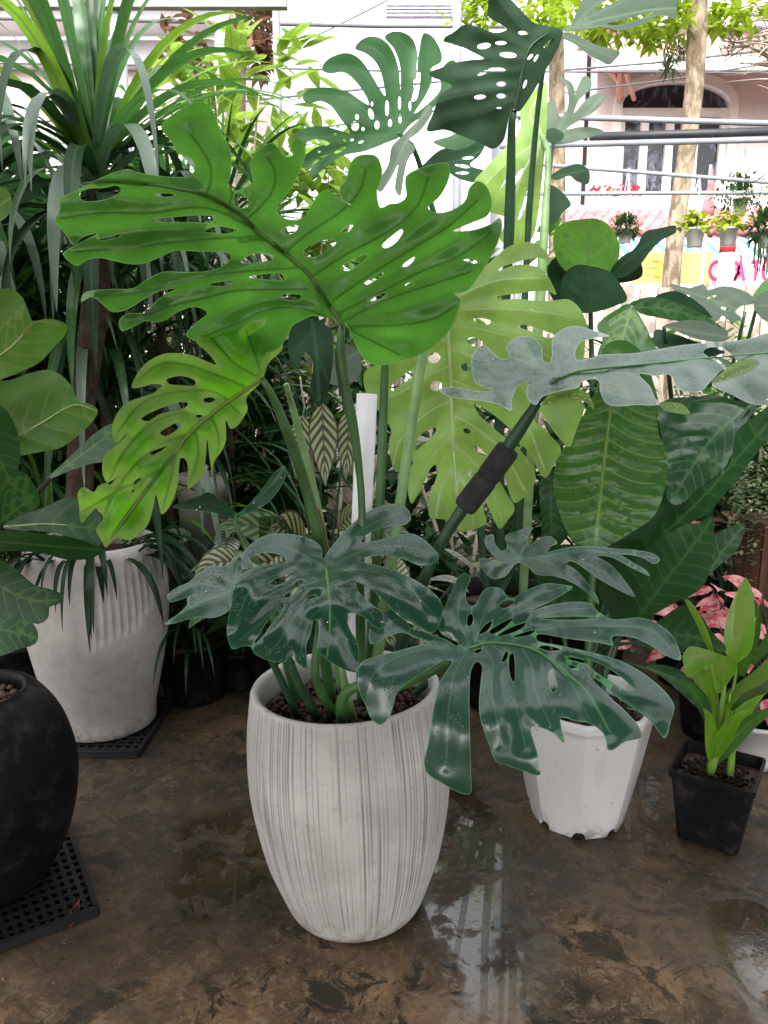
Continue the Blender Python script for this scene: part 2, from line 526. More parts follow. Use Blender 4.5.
# ------------------------------------------------------------------ house with the arched window
M_PINK = plain('pink_white_plaster', (.72, .60, .57), .75, .06, 2, .3)
M_WHITE = plain('white_paint', (.80, .78, .78), .6, .05, 3, .4)
M_CREAM = plain('cream_frame', (.82, .76, .72), .55, .06, 3, .4)
def glassmat():
    a = NT('dark_window_glass')
    n = a.noise(4.5, 5, .7, a.coord('Object', (1, 1, .55)), .8)
    return a.done(a.princ(Base_Color=a.mix(a.ramp(n, .5, .62), (.012, .012, .02), (.13, .14, .19)), Roughness=.12, Specular_IOR_Level=.5))
M_GLASS = glassmat()
D = 17.0
hx0 = P(594, 150, D).x; hx1 = 13.5
wl = P(616, 205, D); wr = P(722, 205, D); sp_ = P(668, 108, D).z; tp_ = P(668, 82, D).z; zb = P(668, 203, D).z
house = root('town_house', 'pink-white house across the street with a large arched window on its upper floor', 'house', (8, D, 0))
def arch(x0, x1, z0, zs, zt, n=24):
    c = (x0 + x1) / 2; hw = (x1 - x0) / 2
    return [(x0, z0), (x0, zs)] + [(c - hw * math.cos(math.pi * k / n), zs + (zt - zs) * math.sin(math.pi * k / n) ** .85) for k in range(1, n)] + [(x1, zs), (x1, z0)]
def holed_wall(outer, holes, y0, y1):
    """a wall in the xz plane with real openings, extruded from y0 to y1"""
    vv = []; ee = []
    for L in [outer] + holes:
        k = len(vv); vv += [Vector(q) for q in L]; ee += [(k + i, k + (i + 1) % len(L)) for i in range(len(L))]
    r = delaunay_2d_cdt(vv, ee, [], 0, 1e-5)
    q = np.array([tuple(v) for v in r[0]])
    F = [tuple(t) for t in r[2]]
    cen = np.array([q[list(t)].mean(0) for t in F])
    ok = inside(np.array(outer), cen)
    for h in holes: ok &= ~inside(np.array(h), cen)
    F = [t for t, k in zip(F, ok) if k]
    n = len(q)
    V = [(x, y0, z) for x, z in q] + [(x, y1, z) for x, z in q]
    FF = list(F) + [tuple(i + n for i in t[::-1]) for t in F]
    cnt = {}
    for t in F:
        for i in range(len(t)):
            e = (t[i], t[(i + 1) % len(t)]); cnt[tuple(sorted(e))] = cnt.get(tuple(sorted(e)), 0) + 1
    for t in F:
        for i in range(len(t)):
            e = (t[i], t[(i + 1) % len(t)])
            if cnt[tuple(sorted(e))] == 1: FF.append((e[1], e[0], e[0] + n, e[1] + n))
    return V, FF
op = arch(wl.x, wr.x, zb, sp_, tp_)
V, F = holed_wall([(hx0, 0), (hx1, 0), (hx1, 8.6), (hx0, 8.6)], [op], D, D + .3)
b = MB(); b.add(V, F)
b.box((hx0 + .15, D + 4.3, 4.3), (.3, 8, 8.6)); b.box((hx1 - .15, D + 4.3, 4.3), (.3, 8, 8.6))
b.build('wall', M_PINK, house, smooth=False)
b = MB()
ring = arch(wl.x - .16, wr.x + .16, zb - .1, sp_, tp_ + .2)
V, F = holed_wall(ring, [arch(wl.x + .005, wr.x - .005, zb + .005, sp_, tp_ - .005)], D - .07, D + .05)
b.add(V, F); b.build('arch_trim', M_CREAM, house, smooth=False)
win = None
b = MB()
W = wr.x - wl.x
zt = P(668, 111, D).z
b.box(((wl.x + wr.x) / 2, D + .12, zt), (W, .1, .16))
for f in (.0, .225, .475, .72, 1.0):
    b.box((wl.x + .06 + f * (W - .12), D + .12, (zb + zt - .08) / 2), (.16 if 0 < f < 1 else .12, .1, zt - zb - .08))
b.box(((wl.x + wr.x) / 2, D + .12, zb + .08), (W, .09, .16))
win = b.build('window', M_CREAM, house, smooth=False)
V, F = holed_wall(arch(wl.x + .01, wr.x - .01, zb + .01, sp_, tp_ - .01), [], D + .17, D + .2)
MB().add(V, F).build('pane', M_GLASS, win, smooth=False)
b = MB(); b.box(((wl.x + wr.x) / 2, D + .6, (zb + tp_) / 2), (W + 1.2, .02, tp_ - zb + 1.5))
b.build('dark_room', plain('dark_interior', (.02, .018, .018), .9), house, smooth=False)
# canopy roof over the window, its sheet seen from below, gutter and brackets
z1 = P(700, 67, D - 1.6).z; z2 = P(700, 46, D - .1).z
M_SHEET = plain('roof_sheet_rust', (.46, .29, .23), .6, .2, 4)
b = MB()
x0 = P(604, 60, D - 1.6).x
for i in range(70):
    xx = x0 + i * .17
    b.box((xx, D - .8, (z1 + z2) / 2 + .02), (.1, 1.75, .05), rot=Matrix.Rotation(math.atan2(z2 - z1, 1.55), 3, 'X'))
b.box((x0 + 5.9, D - .8, (z1 + z2) / 2 + .07), (12, 1.75, .03), rot=Matrix.Rotation(math.atan2(z2 - z1, 1.55), 3, 'X'))
can = b.build('canopy_roof', M_SHEET, house, smooth=False)
b = MB(); b.box((x0 + 5.9, D - 1.66, z1 + .03), (12.1, .08, .2)); b.build('fascia', M_CREAM, can, smooth=False)
b = MB(); b.box((x0 + 5.9, D - .12, P(700, 42, D).z), (12.1, .22, .34)); b.box((x0 + 5.9, D - .2, P(700, 33, D).z), (12.1, .4, .12))
b.build('cornice', plain('cornice_mauve', (.55, .42, .40), .7, .1, 3), house, smooth=False)
b = MB()
pA = P(620, 70, D - 1.0); pB = P(620, 100, D - .1); b.tube([pA, pB], .07, 6); b.tube([P(606, 67, D - 1.5), P(622, 84, D - .2)], .05, 6); b.tube([P(626, 72, D - 1.2), P(634, 99, D - .2)], .05, 6)
b.build('bracket', plain('bracket_rust', (.60, .30, .22), .7, .2, 4), house, smooth=False)
b = MB(); b.box(((hx0 + hx1) / 2, D - .45, P(640, 204, D - .9).z), (hx1 - hx0, .9, .22)); b.build('ledge', plain('ledge_lavender', (.55, .52, .58), .7, .08, 3), house, smooth=False)

# neighbouring white buildings
wb = root('white_building', 'white building left of the pink house, mostly behind the tall monstera', 'building', (3.2, 19, 0))
b = MB(); b.box((P(556, 100, 19).x, 21, 4.6), (P(596, 100, 19).x - P(516, 100, 19).x, 4, 9.2)); b.build('wall', plain('blue_white_plaster', (.72, .74, .80), .75, .05, 2), wb, smooth=False)
b = MB()
for zz in (3.2, 6.3): b.box((P(556, 100, 19).x, 18.93, zz), (2.1, .14, .16))
b.build('string_course', M_WHITE, wb, smooth=False)
lb = root('louvred_building', 'pale lavender building with louvre bands high behind the plants', 'building', (1, 20, 0))
lx0, lx1 = P(384, 30, 20).x, P(480, 30, 20).x
b = MB(); b.box(((lx0 + lx1) / 2, 22, 5.3), (lx1 - lx0, 4, 10.6)); b.build('wall', plain('lavender_white', (.76, .75, .80), .75, .05, 2), lb, smooth=False)
b = MB()
for y in (6, 9.5, 13, 16.5):
    b.box((lx0 + .36 * (lx1 - lx0) / 1.0, 19.96, P(420, y, 20).z), ((lx1 - lx0) * .68, .1, .045))
    b.box((lx0 + .85 * (lx1 - lx0), 19.9, P(420, y - 2, 20).z), ((lx1 - lx0) * .26, .2, .045))
b.build('louvre', plain('louvre_grey', (.35, .34, .40), .6), lb, smooth=False)
sh = root('white_roofed_shed', 'long white-roofed shed with a pinkish wall behind the plants at upper left', 'shed', (-5, 13, 0))
b = MB(); b.box((-6.6, 14, P(60, 60, 12).z / 2), (9.2, 4, P(60, 60, 12).z)); b.build('wall', plain('shed_pink', (.74, .62, .58), .8, .1, 2), sh, smooth=False)
b = MB()
for y in (56, 30, 9): b.box((-6.8, 12 - (56 - y) * .02, P(60, y, 11.9).z), (9.4, .5, .30))
b.build('roof_edge', plain('shed_roof_white', (.72, .72, .76), .6, .05, 2), sh, smooth=False)
# white boundary sheet behind the middle
# ------------------------------------------------------------------ street stall, banners, fence
ts = root('tiled_stall_roof', 'small red-pink tiled lean-to roof below the arched window', 'stall', (3, 12, 0))
b = MB()
za, zc = P(600, 233, 11.6).z, P(600, 212, 12.6).z
xa, xb = P(560, 222, 12).x, P(790, 222, 12).x
for r_ in range(7):
    for k in range(int((xb - xa) / .16)):
        f = r_ / 7
        V, F = tube_geo([(xa + k * .16 + (r_ % 2) * .08, 11.6 + f, za + (zc - za) * f + .02 * (1 - f)), (xa + k * .16 + (r_ % 2) * .08, 11.6 + f + .2, za + (zc - za) * (f + .16))], [.088, .07], 6, smooth=False)
        b.add(V, F)
b.build('roof_tiles', plain('tile_red', (.50, .19, .20), .6, .35, 9), ts)
b = MB()
for x in (xa + .1, (xa + xb) / 2, xb - .1): b.box((x, 12.3, za / 2), (.1, .1, za))
b.build('post', M_WHITE, ts, smooth=False)
b = MB(); b.box(((xa + xb) / 2, 12.9, zc + .06), (xb - xa, .5, .1)); b.build('shelf', M_WHITE, ts, smooth=False)
M_FLOWER = plain('flower_red', (.50, .05, .07), .6, .4, 20)
M_FLOWO = plain('flower_orange', (.60, .16, .04), .6, .4, 20)
M_LEAFBG = plain('small_leaf_green', (.05, .13, .03), .5, .4, 12)
def puff_cluster(r, c, rx, rz, n, s, ry=None):
    b = MB()
    for i in range(n):
        d = rdir(r, -90, 90)
        c2 = Vector(c) + Vector((d.x * rx, d.y * (ry or rx), d.z * rz)) * r.uniform(.4, 1)
        b.add(*leaf_geo(c2, rdir(r, -30, 70), Vector((0, 0, 1)), s * r.uniform(.7, 1.3), s * .55, .4, .2, 3, 1))
    return b
for i, (px, m, lb_) in enumerate(((594, M_FLOWER, 'red flowering pot plant on the shelf, leftmost of four'), (607, M_FLOWO, 'orange flowering pot plant on the shelf'), (620, M_FLOWER, 'red flowering pot plant on the shelf beside the orange one'), (633, M_FLOWER, 'red flowering pot plant on the shelf, rightmost of four'))):
    c = P(px, 208, 12.9)
    f = root('flower_pot', lb_, 'flower pot', (c.x, 12.9, zc + .11), 'flowering pots on the shelf')
    V, F = lathe([(.0, 0), (.09, 0), (.12, .16), (.10, .16), (.1, .12), (0, .12)], 16)
    MB().add(shift(V, (c.x, 12.9, zc + .111)), F).build('pot', M_WHITE, f)
    puff_cluster(rnd, (c.x, 12.9, zc + .33), .17, .10, 60, .09).build('blossoms', m, f)
def tarpmat():
    a = NT('striped_tarpaulin')
    v = a.coord('UV')
    wv = a.n('ShaderNodeTexWave', {'Vector': v, 'Scale': 9.0, 'Distortion': .6, 'Detail': 1.0}, wave_type='BANDS', bands_direction='X')
    c = a.mix(a.ramp(wv.outputs['Fac'], .35, .6), (.72, .72, .76), (.10, .20, .42))
    return a.done(a.princ(Base_Color=c, Roughness=.5))
b = MB(); n = 40
za, zc = P(700, 263, 9.4).z, P(700, 238, 10.4).z
xa, xb = P(600, 250, 10).x, P(860, 250, 10).x
V = []; U = []
for i in range(n + 1):
    for j in range(7):
        f = j / 6; V.append((xa + (xb - xa) * i / n, 9.4 + f, za + (zc - za) * f + .05 * math.sin(i * 1.3 + j * .5) * math.sin(f * 3.1))); U.append((i / n, f))
b.add(V, [(i * 7 + j, (i + 1) * 7 + j, (i + 1) * 7 + j + 1, i * 7 + j + 1) for i in range(n) for j in range(6)], U)
tarp = root('tarpaulin_stall', 'street stall covered with a blue and white striped tarpaulin', 'stall', (xa, 10, 0))
b.build('tarpaulin', tarpmat(), tarp, uv=True)
b = MB()
for x in (xa + .05, xb - .05):
    for y in (9.45, 10.35): b.box((x, y, za / 2), (.06, .06, za + (.3 if y > 10 else 0)))
b.build('post', M_WHITE, tarp, smooth=False)
def text(name, body, size, mat, parent, loc, rz=0, ext=.004, sx=1.0):
    cu = bpy.data.curves.new(name, 'FONT'); cu.body = body; cu.size = size; cu.extrude = ext; cu.align_x = 'LEFT'; cu.offset = size * .02
    o = bpy.data.objects.new(name, cu); COL.objects.link(o)
    dg = bpy.context.evaluated_depsgraph_get()
    me = bpy.data.meshes.new_from_object(o.evaluated_get(dg))
    bpy.data.objects.remove(o); bpy.data.curves.remove(cu)
    o = bpy.data.objects.new(name, me); COL.objects.link(o)
    me.materials.append(mat); o.parent = parent
    o.location = Vector(loc) - Vector(top(parent).location)
    o.rotation_euler = (R(90), 0, rz); o.scale = (sx, 1, 1)
    return o
M_YEL = plain('banner_yellow', (.70, .58, .18), .55, .06, 3)
M_MAG = plain('lettering_magenta', (.62, .04, .18), .5, .05)
M_BANNER = plain('banner_white_pink', (.82, .74, .78), .55, .05, 3)
def banner(name, label, pxa, pya, pxb, pyb, d, mat):
    a_, b_ = P(pxa, pya, d), P(pxb, pyb, d)
    o = root(name, label, 'banner', ((a_.x + b_.x) / 2, d, 0))
    m = MB(); n = 24; V = []
    for i in range(n + 1):
        for z in (a_.z, b_.z): V.append((a_.x + (b_.x - a_.x) * i / n, d + .02 * math.sin(i * .8), z))
    m.add(V, [(2 * i, 2 * i + 2, 2 * i + 3, 2 * i + 1) for i in range(n)]); m.build('cloth', mat, o)
    m = MB()
    for x in (a_.x + .02, b_.x - .02): m.tube([(x, d + .06, 0), (x, d + .06, a_.z + .02)], .02, 6, smooth=False)
    m.build('pole', M_WHITE, o)
    return o, a_, b_
yb, ya_, yb_ = banner('yellow_banner', 'yellow advertising banner beside the leaning tree trunk', 634, 252, 712, 284, 8.0, M_YEL)
M_FADED = plain('lettering_faded', (.50, .38, .10), .5, .05)
for k, py in enumerate((259, 266.5, 274)):
    m = MB(); x = P(648, py, 7.96).x
    r = random.Random(k)
    while x < P(676, py, 7.96).x:
        wd = r.uniform(.02, .045); m.box((x, 7.955, P(650, py, 7.96).z + r.uniform(-.006, .006)), (wd, .006, r.uniform(.025, .05))); x += wd + .02
    m.build('lettering', M_FADED, yb, smooth=False)
wbn, wa_, wb_ = banner('white_banner', 'white street banner with large magenta capitals', 714, 258, 830, 290, 7.6, M_BANNER)
zt_ = P(730, 280.5, 7.55).z
text('lettering', 'CO', .26, M_MAG, wbn, (P(707, 279, 7.55).x + .0, 7.545, zt_), sx=.78)
text('lettering', '\u00c0 T\u1ed0I M', .26, M_MAG, wbn, (P(733.5, 279, 7.55).x, 7.545, zt_), sx=.62)
# red and white post
rp = root('striped_post', 'post painted in red and white bands in front of the white banner', 'post', (P(727, 255, 7.3).x, 7.3, 0))
x = P(727, 255, 7.3).x
zs_ = [0, P(0 + 727, 253, 7.3).z, P(727, 240, 7.3).z, P(727, 224, 7.3).z]
MB().tube([(x, 7.3, 0), (x, 7.3, zs_[1])], .07, 14, smooth=False).build('white_band', M_WHITE, rp)
MB().tube([(x, 7.3, zs_[1]), (x, 7.3, zs_[2])], .071, 14, smooth=False).build('red_band', plain('post_red', (.50, .04, .06), .5, .1), rp)
MB().tube([(x, 7.3, zs_[2]), (x, 7.3, zs_[3])], .07, 14, smooth=False).build('white_band', M_WHITE, rp)
# red cloth pennant on a stick
pn = root('red_pennant', 'narrow red and pink cloth pennant on a stick behind the hanging pots', 'flag', (P(710, 200, 6.8).x, 6.8, 0))
x = P(712, 168, 6.8).x
MB().tube([(x, 6.83, 0), (x, 6.83, P(712, 164, 6.8).z)], .012, 6, smooth=False).build('stick', M_WHITE, pn)
V = [P(px, py, 6.8 + .03 * math.sin(i * 1.7)) for i, (px, py) in enumerate(pts("711,167 713,168 708,185 714,186 704,198 714,200 702,208 715,210 703,214 714,216"))]
MB().add(V, [(2 * i, 2 * i + 1, 2 * i + 3, 2 * i + 2) for i in range(4)]).build('cloth', plain('pennant_red', (.62, .20, .22), .6, .3, 14), pn)
# picket fence
fe = root('picket_fence', 'pale wooden picket fence along the edge of the nursery', 'fence', (1, 5.2, 0))
b = MB(); zf = P(650, 288, 5.2).z
x = -4.5
while x < 5.5:
    b.box((x, 5.2, zf / 2 + rnd.uniform(-.02, .02)), (.075, .025, zf)); x += .115
b.build('pickets', plain('weathered_wood', (.46, .38, .32), .8, .3, 6), fe, smooth=False)
b = MB()
for z in (.3, zf - .25): b.box((.5, 5.235, z), (10.2, .04, .08))
b.build('rail', plain('weathered_rail', (.40, .33, .28), .8, .3, 6), fe, smooth=False)

# ------------------------------------------------------------------ trees
def barkmat(name, c1, c2, s=14):
    a = NT(name)
    n = a.noise(s, 5, .7, a.coord('Object', (1, 1, .5)), .4)
    return a.done(a.princ(Base_Color=a.mix(a.ramp(n, .4, .62), c1, c2), Roughness=.85, Normal=a.bump(n, .6, .02)))
M_BARK = barkmat('pale_mottled_bark', (.13, .09, .055), (.34, .27, .19))
def foliage(r, cs, n, s, asp=.5, droop=.5):
    """many small leaves spread through the clumps cs = (centre, radius)"""
    b = MB()
    for i in range(n):
        c, q = cs[i % len(cs)]
        p = Vector(c) + rdir(r, -90, 90) * q * r.random() ** .5
        b.add(*leaf_geo(p, rdir(r, -60, 40), Vector((0, 0, 1)), s * r.uniform(.6, 1.3), s * asp * r.uniform(.8, 1.2), droop, .2, 3, 1))
    return b
M_YG = leafmat('tree_leaf_yellow_green', (.20, .30, .02), (.2, .3, .04), (.45, .62, .03), .5, .45, .4)
tr = root('street_tree', 'slim leaning tree with mottled pale bark in front of the arched window', 'tree', (P(668, 330, 6).x, 6, 0))
tb = P(668, 330, 6)
MB().tube([(tb.x - .03, 6, 0), (tb.x - .02, 6, .8), tb, P(672, 270, 6), P(679, 205, 6), P(687, 150, 6), P(694, 90, 6), P(697, 30, 6), P(698, -40, 6), P(700, -130, 6)], [.085, .08, .07, .07, .066, .064, .066, .07, .065, .05], 14).build('trunk', M_BARK, tr)
b = MB()
for a_, b_ in (((698, -40), (640, 5)), ((698, -60), (600, -10)), ((699, -50), (760, 10)), ((700, -90), (790, -20)), ((699, -100), (560, -60))):
    b.tube([P(*a_, 6), P((a_[0] + b_[0]) / 2, (a_[1] + b_[1]) / 2 - 18, 5.9), P(*b_, 5.8)], [.035, .02, .008], 6)
b.build('limb', M_BARK, tr)
r = random.Random(11)
cs = [(P(px, py, 5.6 + r.uniform(0, .8)), q) for px, py, q in ((600, 18, .14), (618, 24, .13), (636, 28, .13), (652, 26, .13), (675, 18, .16), (560, 0, .18), (672, 5, .16), (722, 6, .18), (742, 14, .12), (752, -5, .2), (640, -5, .2), (610, -10, .25), (690, -30, .3), (735, -40, .3), (595, 30, .08), (780, -10, .3), (712, 16, .1), (655, 36, .07))]
foliage(r, cs, 900, .11, .5).build('crown', M_YG, tr)
t2 = root('rear_street_tree', 'slim tree with yellow-green crown behind the tall monstera', 'tree', (P(557, 330, 7.5).x, 7.5, 0))
MB().tube([(P(556, 300, 7.5).x, 7.5, 0), P(556, 300, 7.5), P(557, 100, 7.5), P(556, 0, 7.5), P(558, -90, 7.5)], [.085, .08, .075, .07, .05], 12).build('trunk', M_BARK, t2)
cs = [(P(px, py, 7.5 + r.uniform(-.5, .5)), q) for px, py, q in ((540, 5, .25), (585, 15, .22), (520, -10, .3), (570, -20, .4), (545, 25, .14), (470, 15, .2), (485, 5, .2))]
foliage(r, cs, 450, .12, .5).build('crown', M_YG, t2)
# bare dry branches
M_TWIG = plain('dry_twig', (.38, .31, .25), .8, .2)
dt = root('dry_branch_tree', 'bare dry tree with tangled grey twigs at the upper right edge', 'tree', (P(860, 330, 6.5).x, 6.5, 0))
tx = P(860, 300, 6.5).x
b = MB(); b.tube([(tx, 6.5, 0), (tx, 6.5, 2), P(850, 90, 6.5), P(800, 30, 6.5)], [.06, .055, .045, .03], 8); b.build('trunk', M_TWIG, dt)
b = MB()
for i in range(26):
    a_ = (r.uniform(775, 810), r.uniform(10, 80)); e = (r.uniform(715, 760), a_[1] * .6 + r.uniform(-5, 40))
    mid = ((a_[0] + e[0]) / 2 + r.uniform(-8, 8), (a_[1] + e[1]) / 2 + r.uniform(-14, 10))
    b.tube([P(*a_, 6.5), P(*mid, 6.4 + r.uniform(-.2, .2)), P(*e, 6.3 + r.uniform(-.3, .3))], [.012, .008, .003], 5)
b.build('twigs', M_TWIG, dt)
cs = [(P(px, py, 6.5), q) for px, py, q in ((765, 15, .25), (735, 40, .1), (760, 40, .15), (675, 40, .1), (672, 55, .1), (668, 66, .08), (685, 50, .06), (728, 35, .12))]
foliage(r, cs[:3] + cs[7:], 220, .1, .12).build('needles', plain('grey_green_needles', (.12, .17, .09), .7, .3), dt)
ap = root('air_plant', 'grey-green drooping air plant hanging from the street tree', 'plant', P(674, 28, 5.8))
foliage(r, cs[3:7], 260, .11, .14, 1.6).build('strands', plain('air_plant_grey', (.20, .25, .15), .7, .3), ap)
bt = root('copper_leaf_tree', 'tree with coppery brown leaves behind the plants at upper left', 'tree', (P(236, 200, 7).x, 7, 0))
MB().tube([(P(236, 200, 7).x, 7, 0), P(236, 160, 7), P(238, 60, 7), P(243, -60, 7)], [.1, .09, .08, .05], 10).build('trunk', barkmat('brown_bark', (.16, .11, .09), (.32, .24, .2)), bt)
cs = [(P(px, py, 7 + r.uniform(-.4, .4)), q) for px, py, q in ((252, 12, .14), (262, 30, .08), (256, 50, .12), (266, 50, .06), (245, -5, .2), (185, 25, .2), (172, 45, .16), (198, 60, .14), (264, 8, .08), (212, 80, .14), (240, 35, .12), (262, 72, .05))]
foliage(r, cs, 330, .15, .5, .9).build('crown', leafmat('copper_leaf', (.17, .085, .045), (.2, .12, .07), (.30, .17, .10), .3, .5, .4), bt)
wt = root('white_trunk_tree', 'pale smooth grey trunk beside the copper-leaved tree', 'tree', (P(222, 200, 6).x, 6, 0))
MB().tube([(P(219, 200, 6).x, 6, 0), P(219, 150, 6), P(222, 60, 6), P(226, -60, 6)], [.07, .07, .062, .05], 10).build('trunk', plain('pale_bark', (.50, .47, .45), .8, .2, 7), wt)

# unseen shade-net roof, added above and behind the viewer to darken the foreground
sn = root('shade_net_roof', 'dark shade-net roof on steel posts over the near part of the nursery', 'roof', (0, -1.5, 0))
b = MB(); b.box((0, -2.3, 2.95), (11, 6.4, .012)); b.build('net', plain('shade_net_dark', (.02, .024, .022), .9, .2, 6), sn, smooth=False)
b = MB()
for x in (-5.3, 5.3):
    for y in (-5.4, .8): b.tube([(x, y, 0), (x, y, 2.94)], .03, 10, smooth=False)
b.build('post', plain('net_post_steel', (.35, .36, .38), .5, .1), sn)
# ------------------------------------------------------------------ posts, beam, cables
M_STEEL = plain('galvanised_steel', (.24, .255, .29), .45, .15, 5, .5)
po = tag(MB().tube([(P(134, 300, 4.6).x, 4.6, 0), (P(134, 300, 4.6).x, 4.6, 4.4)], .04, 12, smooth=False).build('shelter_post', plain('blue_grey_paint', (.36, .40, .48), .55, .1), loc=(P(134, 300, 4.6).x, 4.6, 0)), 'blue-grey steel post behind the strap-leaved plant', 'post')
x9, y9 = P(283, 300, 6.2).x, 6.2
po = tag(MB().tube([(x9, y9, 0), (x9, y9, 5.6)], .028, 10, smooth=False).build('shelter_post', M_STEEL, loc=(x9, y9, 0)), 'thin grey post in front of the bright sky, left of centre', 'post')
x9, y9 = P(460, 300, 6.4).x, 6.4
po = tag(MB().tube([(x9, y9, 0), (P(453, 0, 6.4).x, y9, 5.8)], .035, 10, smooth=False).build('shelter_post', M_STEEL, loc=(x9, y9, 0)), 'thin grey post beside the louvred building', 'post')
bm = MB(); bm.box(((P(287, 3, 4.55).x + P(-260, 3, 4.55).x) / 2, 4.55, P(60, 3, 4.55).z), (P(287, 3, 4.55).x - P(-260, 3, 4.55).x, .05, .055))
tag(bm.build('roof_beam', plain('grey_beam', (.22, .21, .22), .6, .1), loc=(P(60, 3, 4.55).x, 4.55, P(60, 3, 4.55).z), smooth=False), 'thin grey beam along the top left over the plants', 'beam')
M_CABLE = plain('cable_grey', (.10, .10, .115), .6, .1)
for lb_, a_, b_, d, q in (('upper overhead cable crossing the white sky', (150, 21), (620, 27), 9, .018), ('lower thin overhead cable crossing the white sky', (180, 66), (640, 72), 9.5, .010), ('slanting thin cable above the backlit leaf', (255, 62), (400, -6), 9.2, .007), ('overhead cable in front of the canopy roof', (540, 72), (800, 46), 10, .012), ('second cable below the canopy roof', (540, 96), (800, 58), 10.2, .010)):
    m_ = P((a_[0] + b_[0]) / 2, (a_[1] + b_[1]) / 2 + 2.5, d)
    A, B = P(*a_, d), P(*b_, d)
    A2 = A + (A - B) * 2; B2 = B + (B - A) * 2
    tag(MB().tube([A2, A, m_, B, B2], q, 6).build('overhead_cable', M_CABLE, loc=A), lb_, 'cable', 'overhead cables')
# rack of pipes with hanging pots
rk = root('hanging_rack', 'rack of grey and black horizontal pipes carrying hanging pots', 'rack', (P(860, 200, 4.4).x, 4.4, 0))
M_BLACKP = plain('black_pipe', (.03, .03, .035), .5, .2)
for a_, b_, q, m in (((500, 115), (880, 127), .015, M_STEEL), ((590, 137), (880, 128), .022, M_BLACKP), ((500, 146), (880, 137), .016, M_STEEL), ((520, 163), (880, 191), .011, M_STEEL), ((520, 194), (880, 192), .011, M_STEEL)):
    MB().tube([P(*a_, 4.4), P((a_[0] + b_[0]) / 2, (a_[1] + b_[1]) / 2, 4.4), P(*b_, 4.4)], q, 10, smooth=False).build('pipe', m, rk)
b = MB()
x = P(872, 150, 4.4).x; b.tube([(x, 4.42, 0), (x, 4.42, 3.0)], .03, 10, smooth=False)
x = P(522, 150, 4.4).x; b.tube([(x, 4.42, 0), (x, 4.42, 2.85)], .025, 10, smooth=False)
b.build('upright', M_STEEL, rk)
M_HPOT = plain('hanging_pot_white', (.84, .85, .83), .5, .08, 8)
M_POTHOS = leafmat('pothos_lime', (.34, .42, .03), (.35, .45, .08), (.50, .58, .04), .4, .4, .45)
M_FERN = leafmat('fern_dark', (.04, .095, .022), (.05, .1, .03), (.08, .2, .03), .3, .5, .4)
def hanging(label, px, py, wpx, d, kind, topy, seed):
    r = random.Random(seed)
    c = P(px, py, d); q = wpx / 2 * d / FPX * .97
    o = root('hanging_pot', label, 'hanging pot', (c.x, d, c.z - q * .9), 'pots hanging from the pipe rack')
    V, F = lathe([(0, -q * .9), (q * .72, -q * .9), (q * .95, q * .75), (q * 1.05, q * .75), (q * 1.05, q * .95), (q * .9, q * .95), (q * .85, q * .5), (0, q * .5)], 20)
    p = MB().add(shift(V, c), F).build('pot', M_HPOT, o)
    tz = P(px, topy, d).z
    b = MB()
    for k in range(3):
        a = k * 2.1 + .4
        b.tube([c + Vector((math.cos(a) * q, math.sin(a) * q, q * .9)), (c.x, d, tz)], .0028, 5, smooth=False)
    b.build('wire', M_WHITE, o)
    b = MB()
    if kind == 'pothos':
        for i in range(150):
            dd = rdir(r, -5, 80); a = c + Vector((0, 0, q)) + Vector((dd.x, dd.y, dd.z * .75)) * q * r.uniform(.6, 2.3)
            b.add(*leaf_geo(a, rdir(r, -50, 30), Vector((0, 0, 1)), q * r.uniform(.6, 1.1), q * .65, .8, .2, 4, 1))
        b.build('foliage', M_POTHOS, o)
    else:
        for i in range(760):
            dd = rdir(r, -35, 85); a = c + Vector((0, 0, q * .8)) + Vector((dd.x, dd.y, dd.z * .9)) * q * r.uniform(.8, 3.1 if kind == 'fern' else 2.0)
            b.add(*leaf_geo(a, (dd + rdir(r, -40, 40)).normalized(), Vector((0, 0, 1)), q * r.uniform(.5, 1.0), q * .26, 1.0, .2, 3, 1))
        b.build('foliage', M_FERN, o)
        if kind == 'trail':
            b = MB()
            for i in range(26):
                a = c + Vector((r.uniform(-1.3, 1.3) * q, r.uniform(-1, 1) * q, q * .6)); b.tube([a, a + Vector((r.uniform(-.03, .03), 0, -q * r.uniform(2, 4.5)))], .003, 4, smooth=False)
            b.build('trailing_stems', M_FERN, o)
hanging('white hanging pot of yellow-green pothos left of the post', 695, 238, 19, 4.4, 'pothos', 175, 1)
hanging('white hanging pot of yellow-green pothos above the red band of the post', 728, 237, 18, 4.45, 'pothos', 190, 2)
hanging('hanging pot overgrown by a round dark fern, above the pothos', 739, 207, 17, 4.5, 'fern', 132, 3)
hanging('small white hanging pot over the red tiled roof', 625, 236, 15, 4.7, 'fern2', 168, 4)
hanging('hanging pot with long trailing stems at the right edge', 768, 238, 20, 4.3, 'trail', 180, 5)
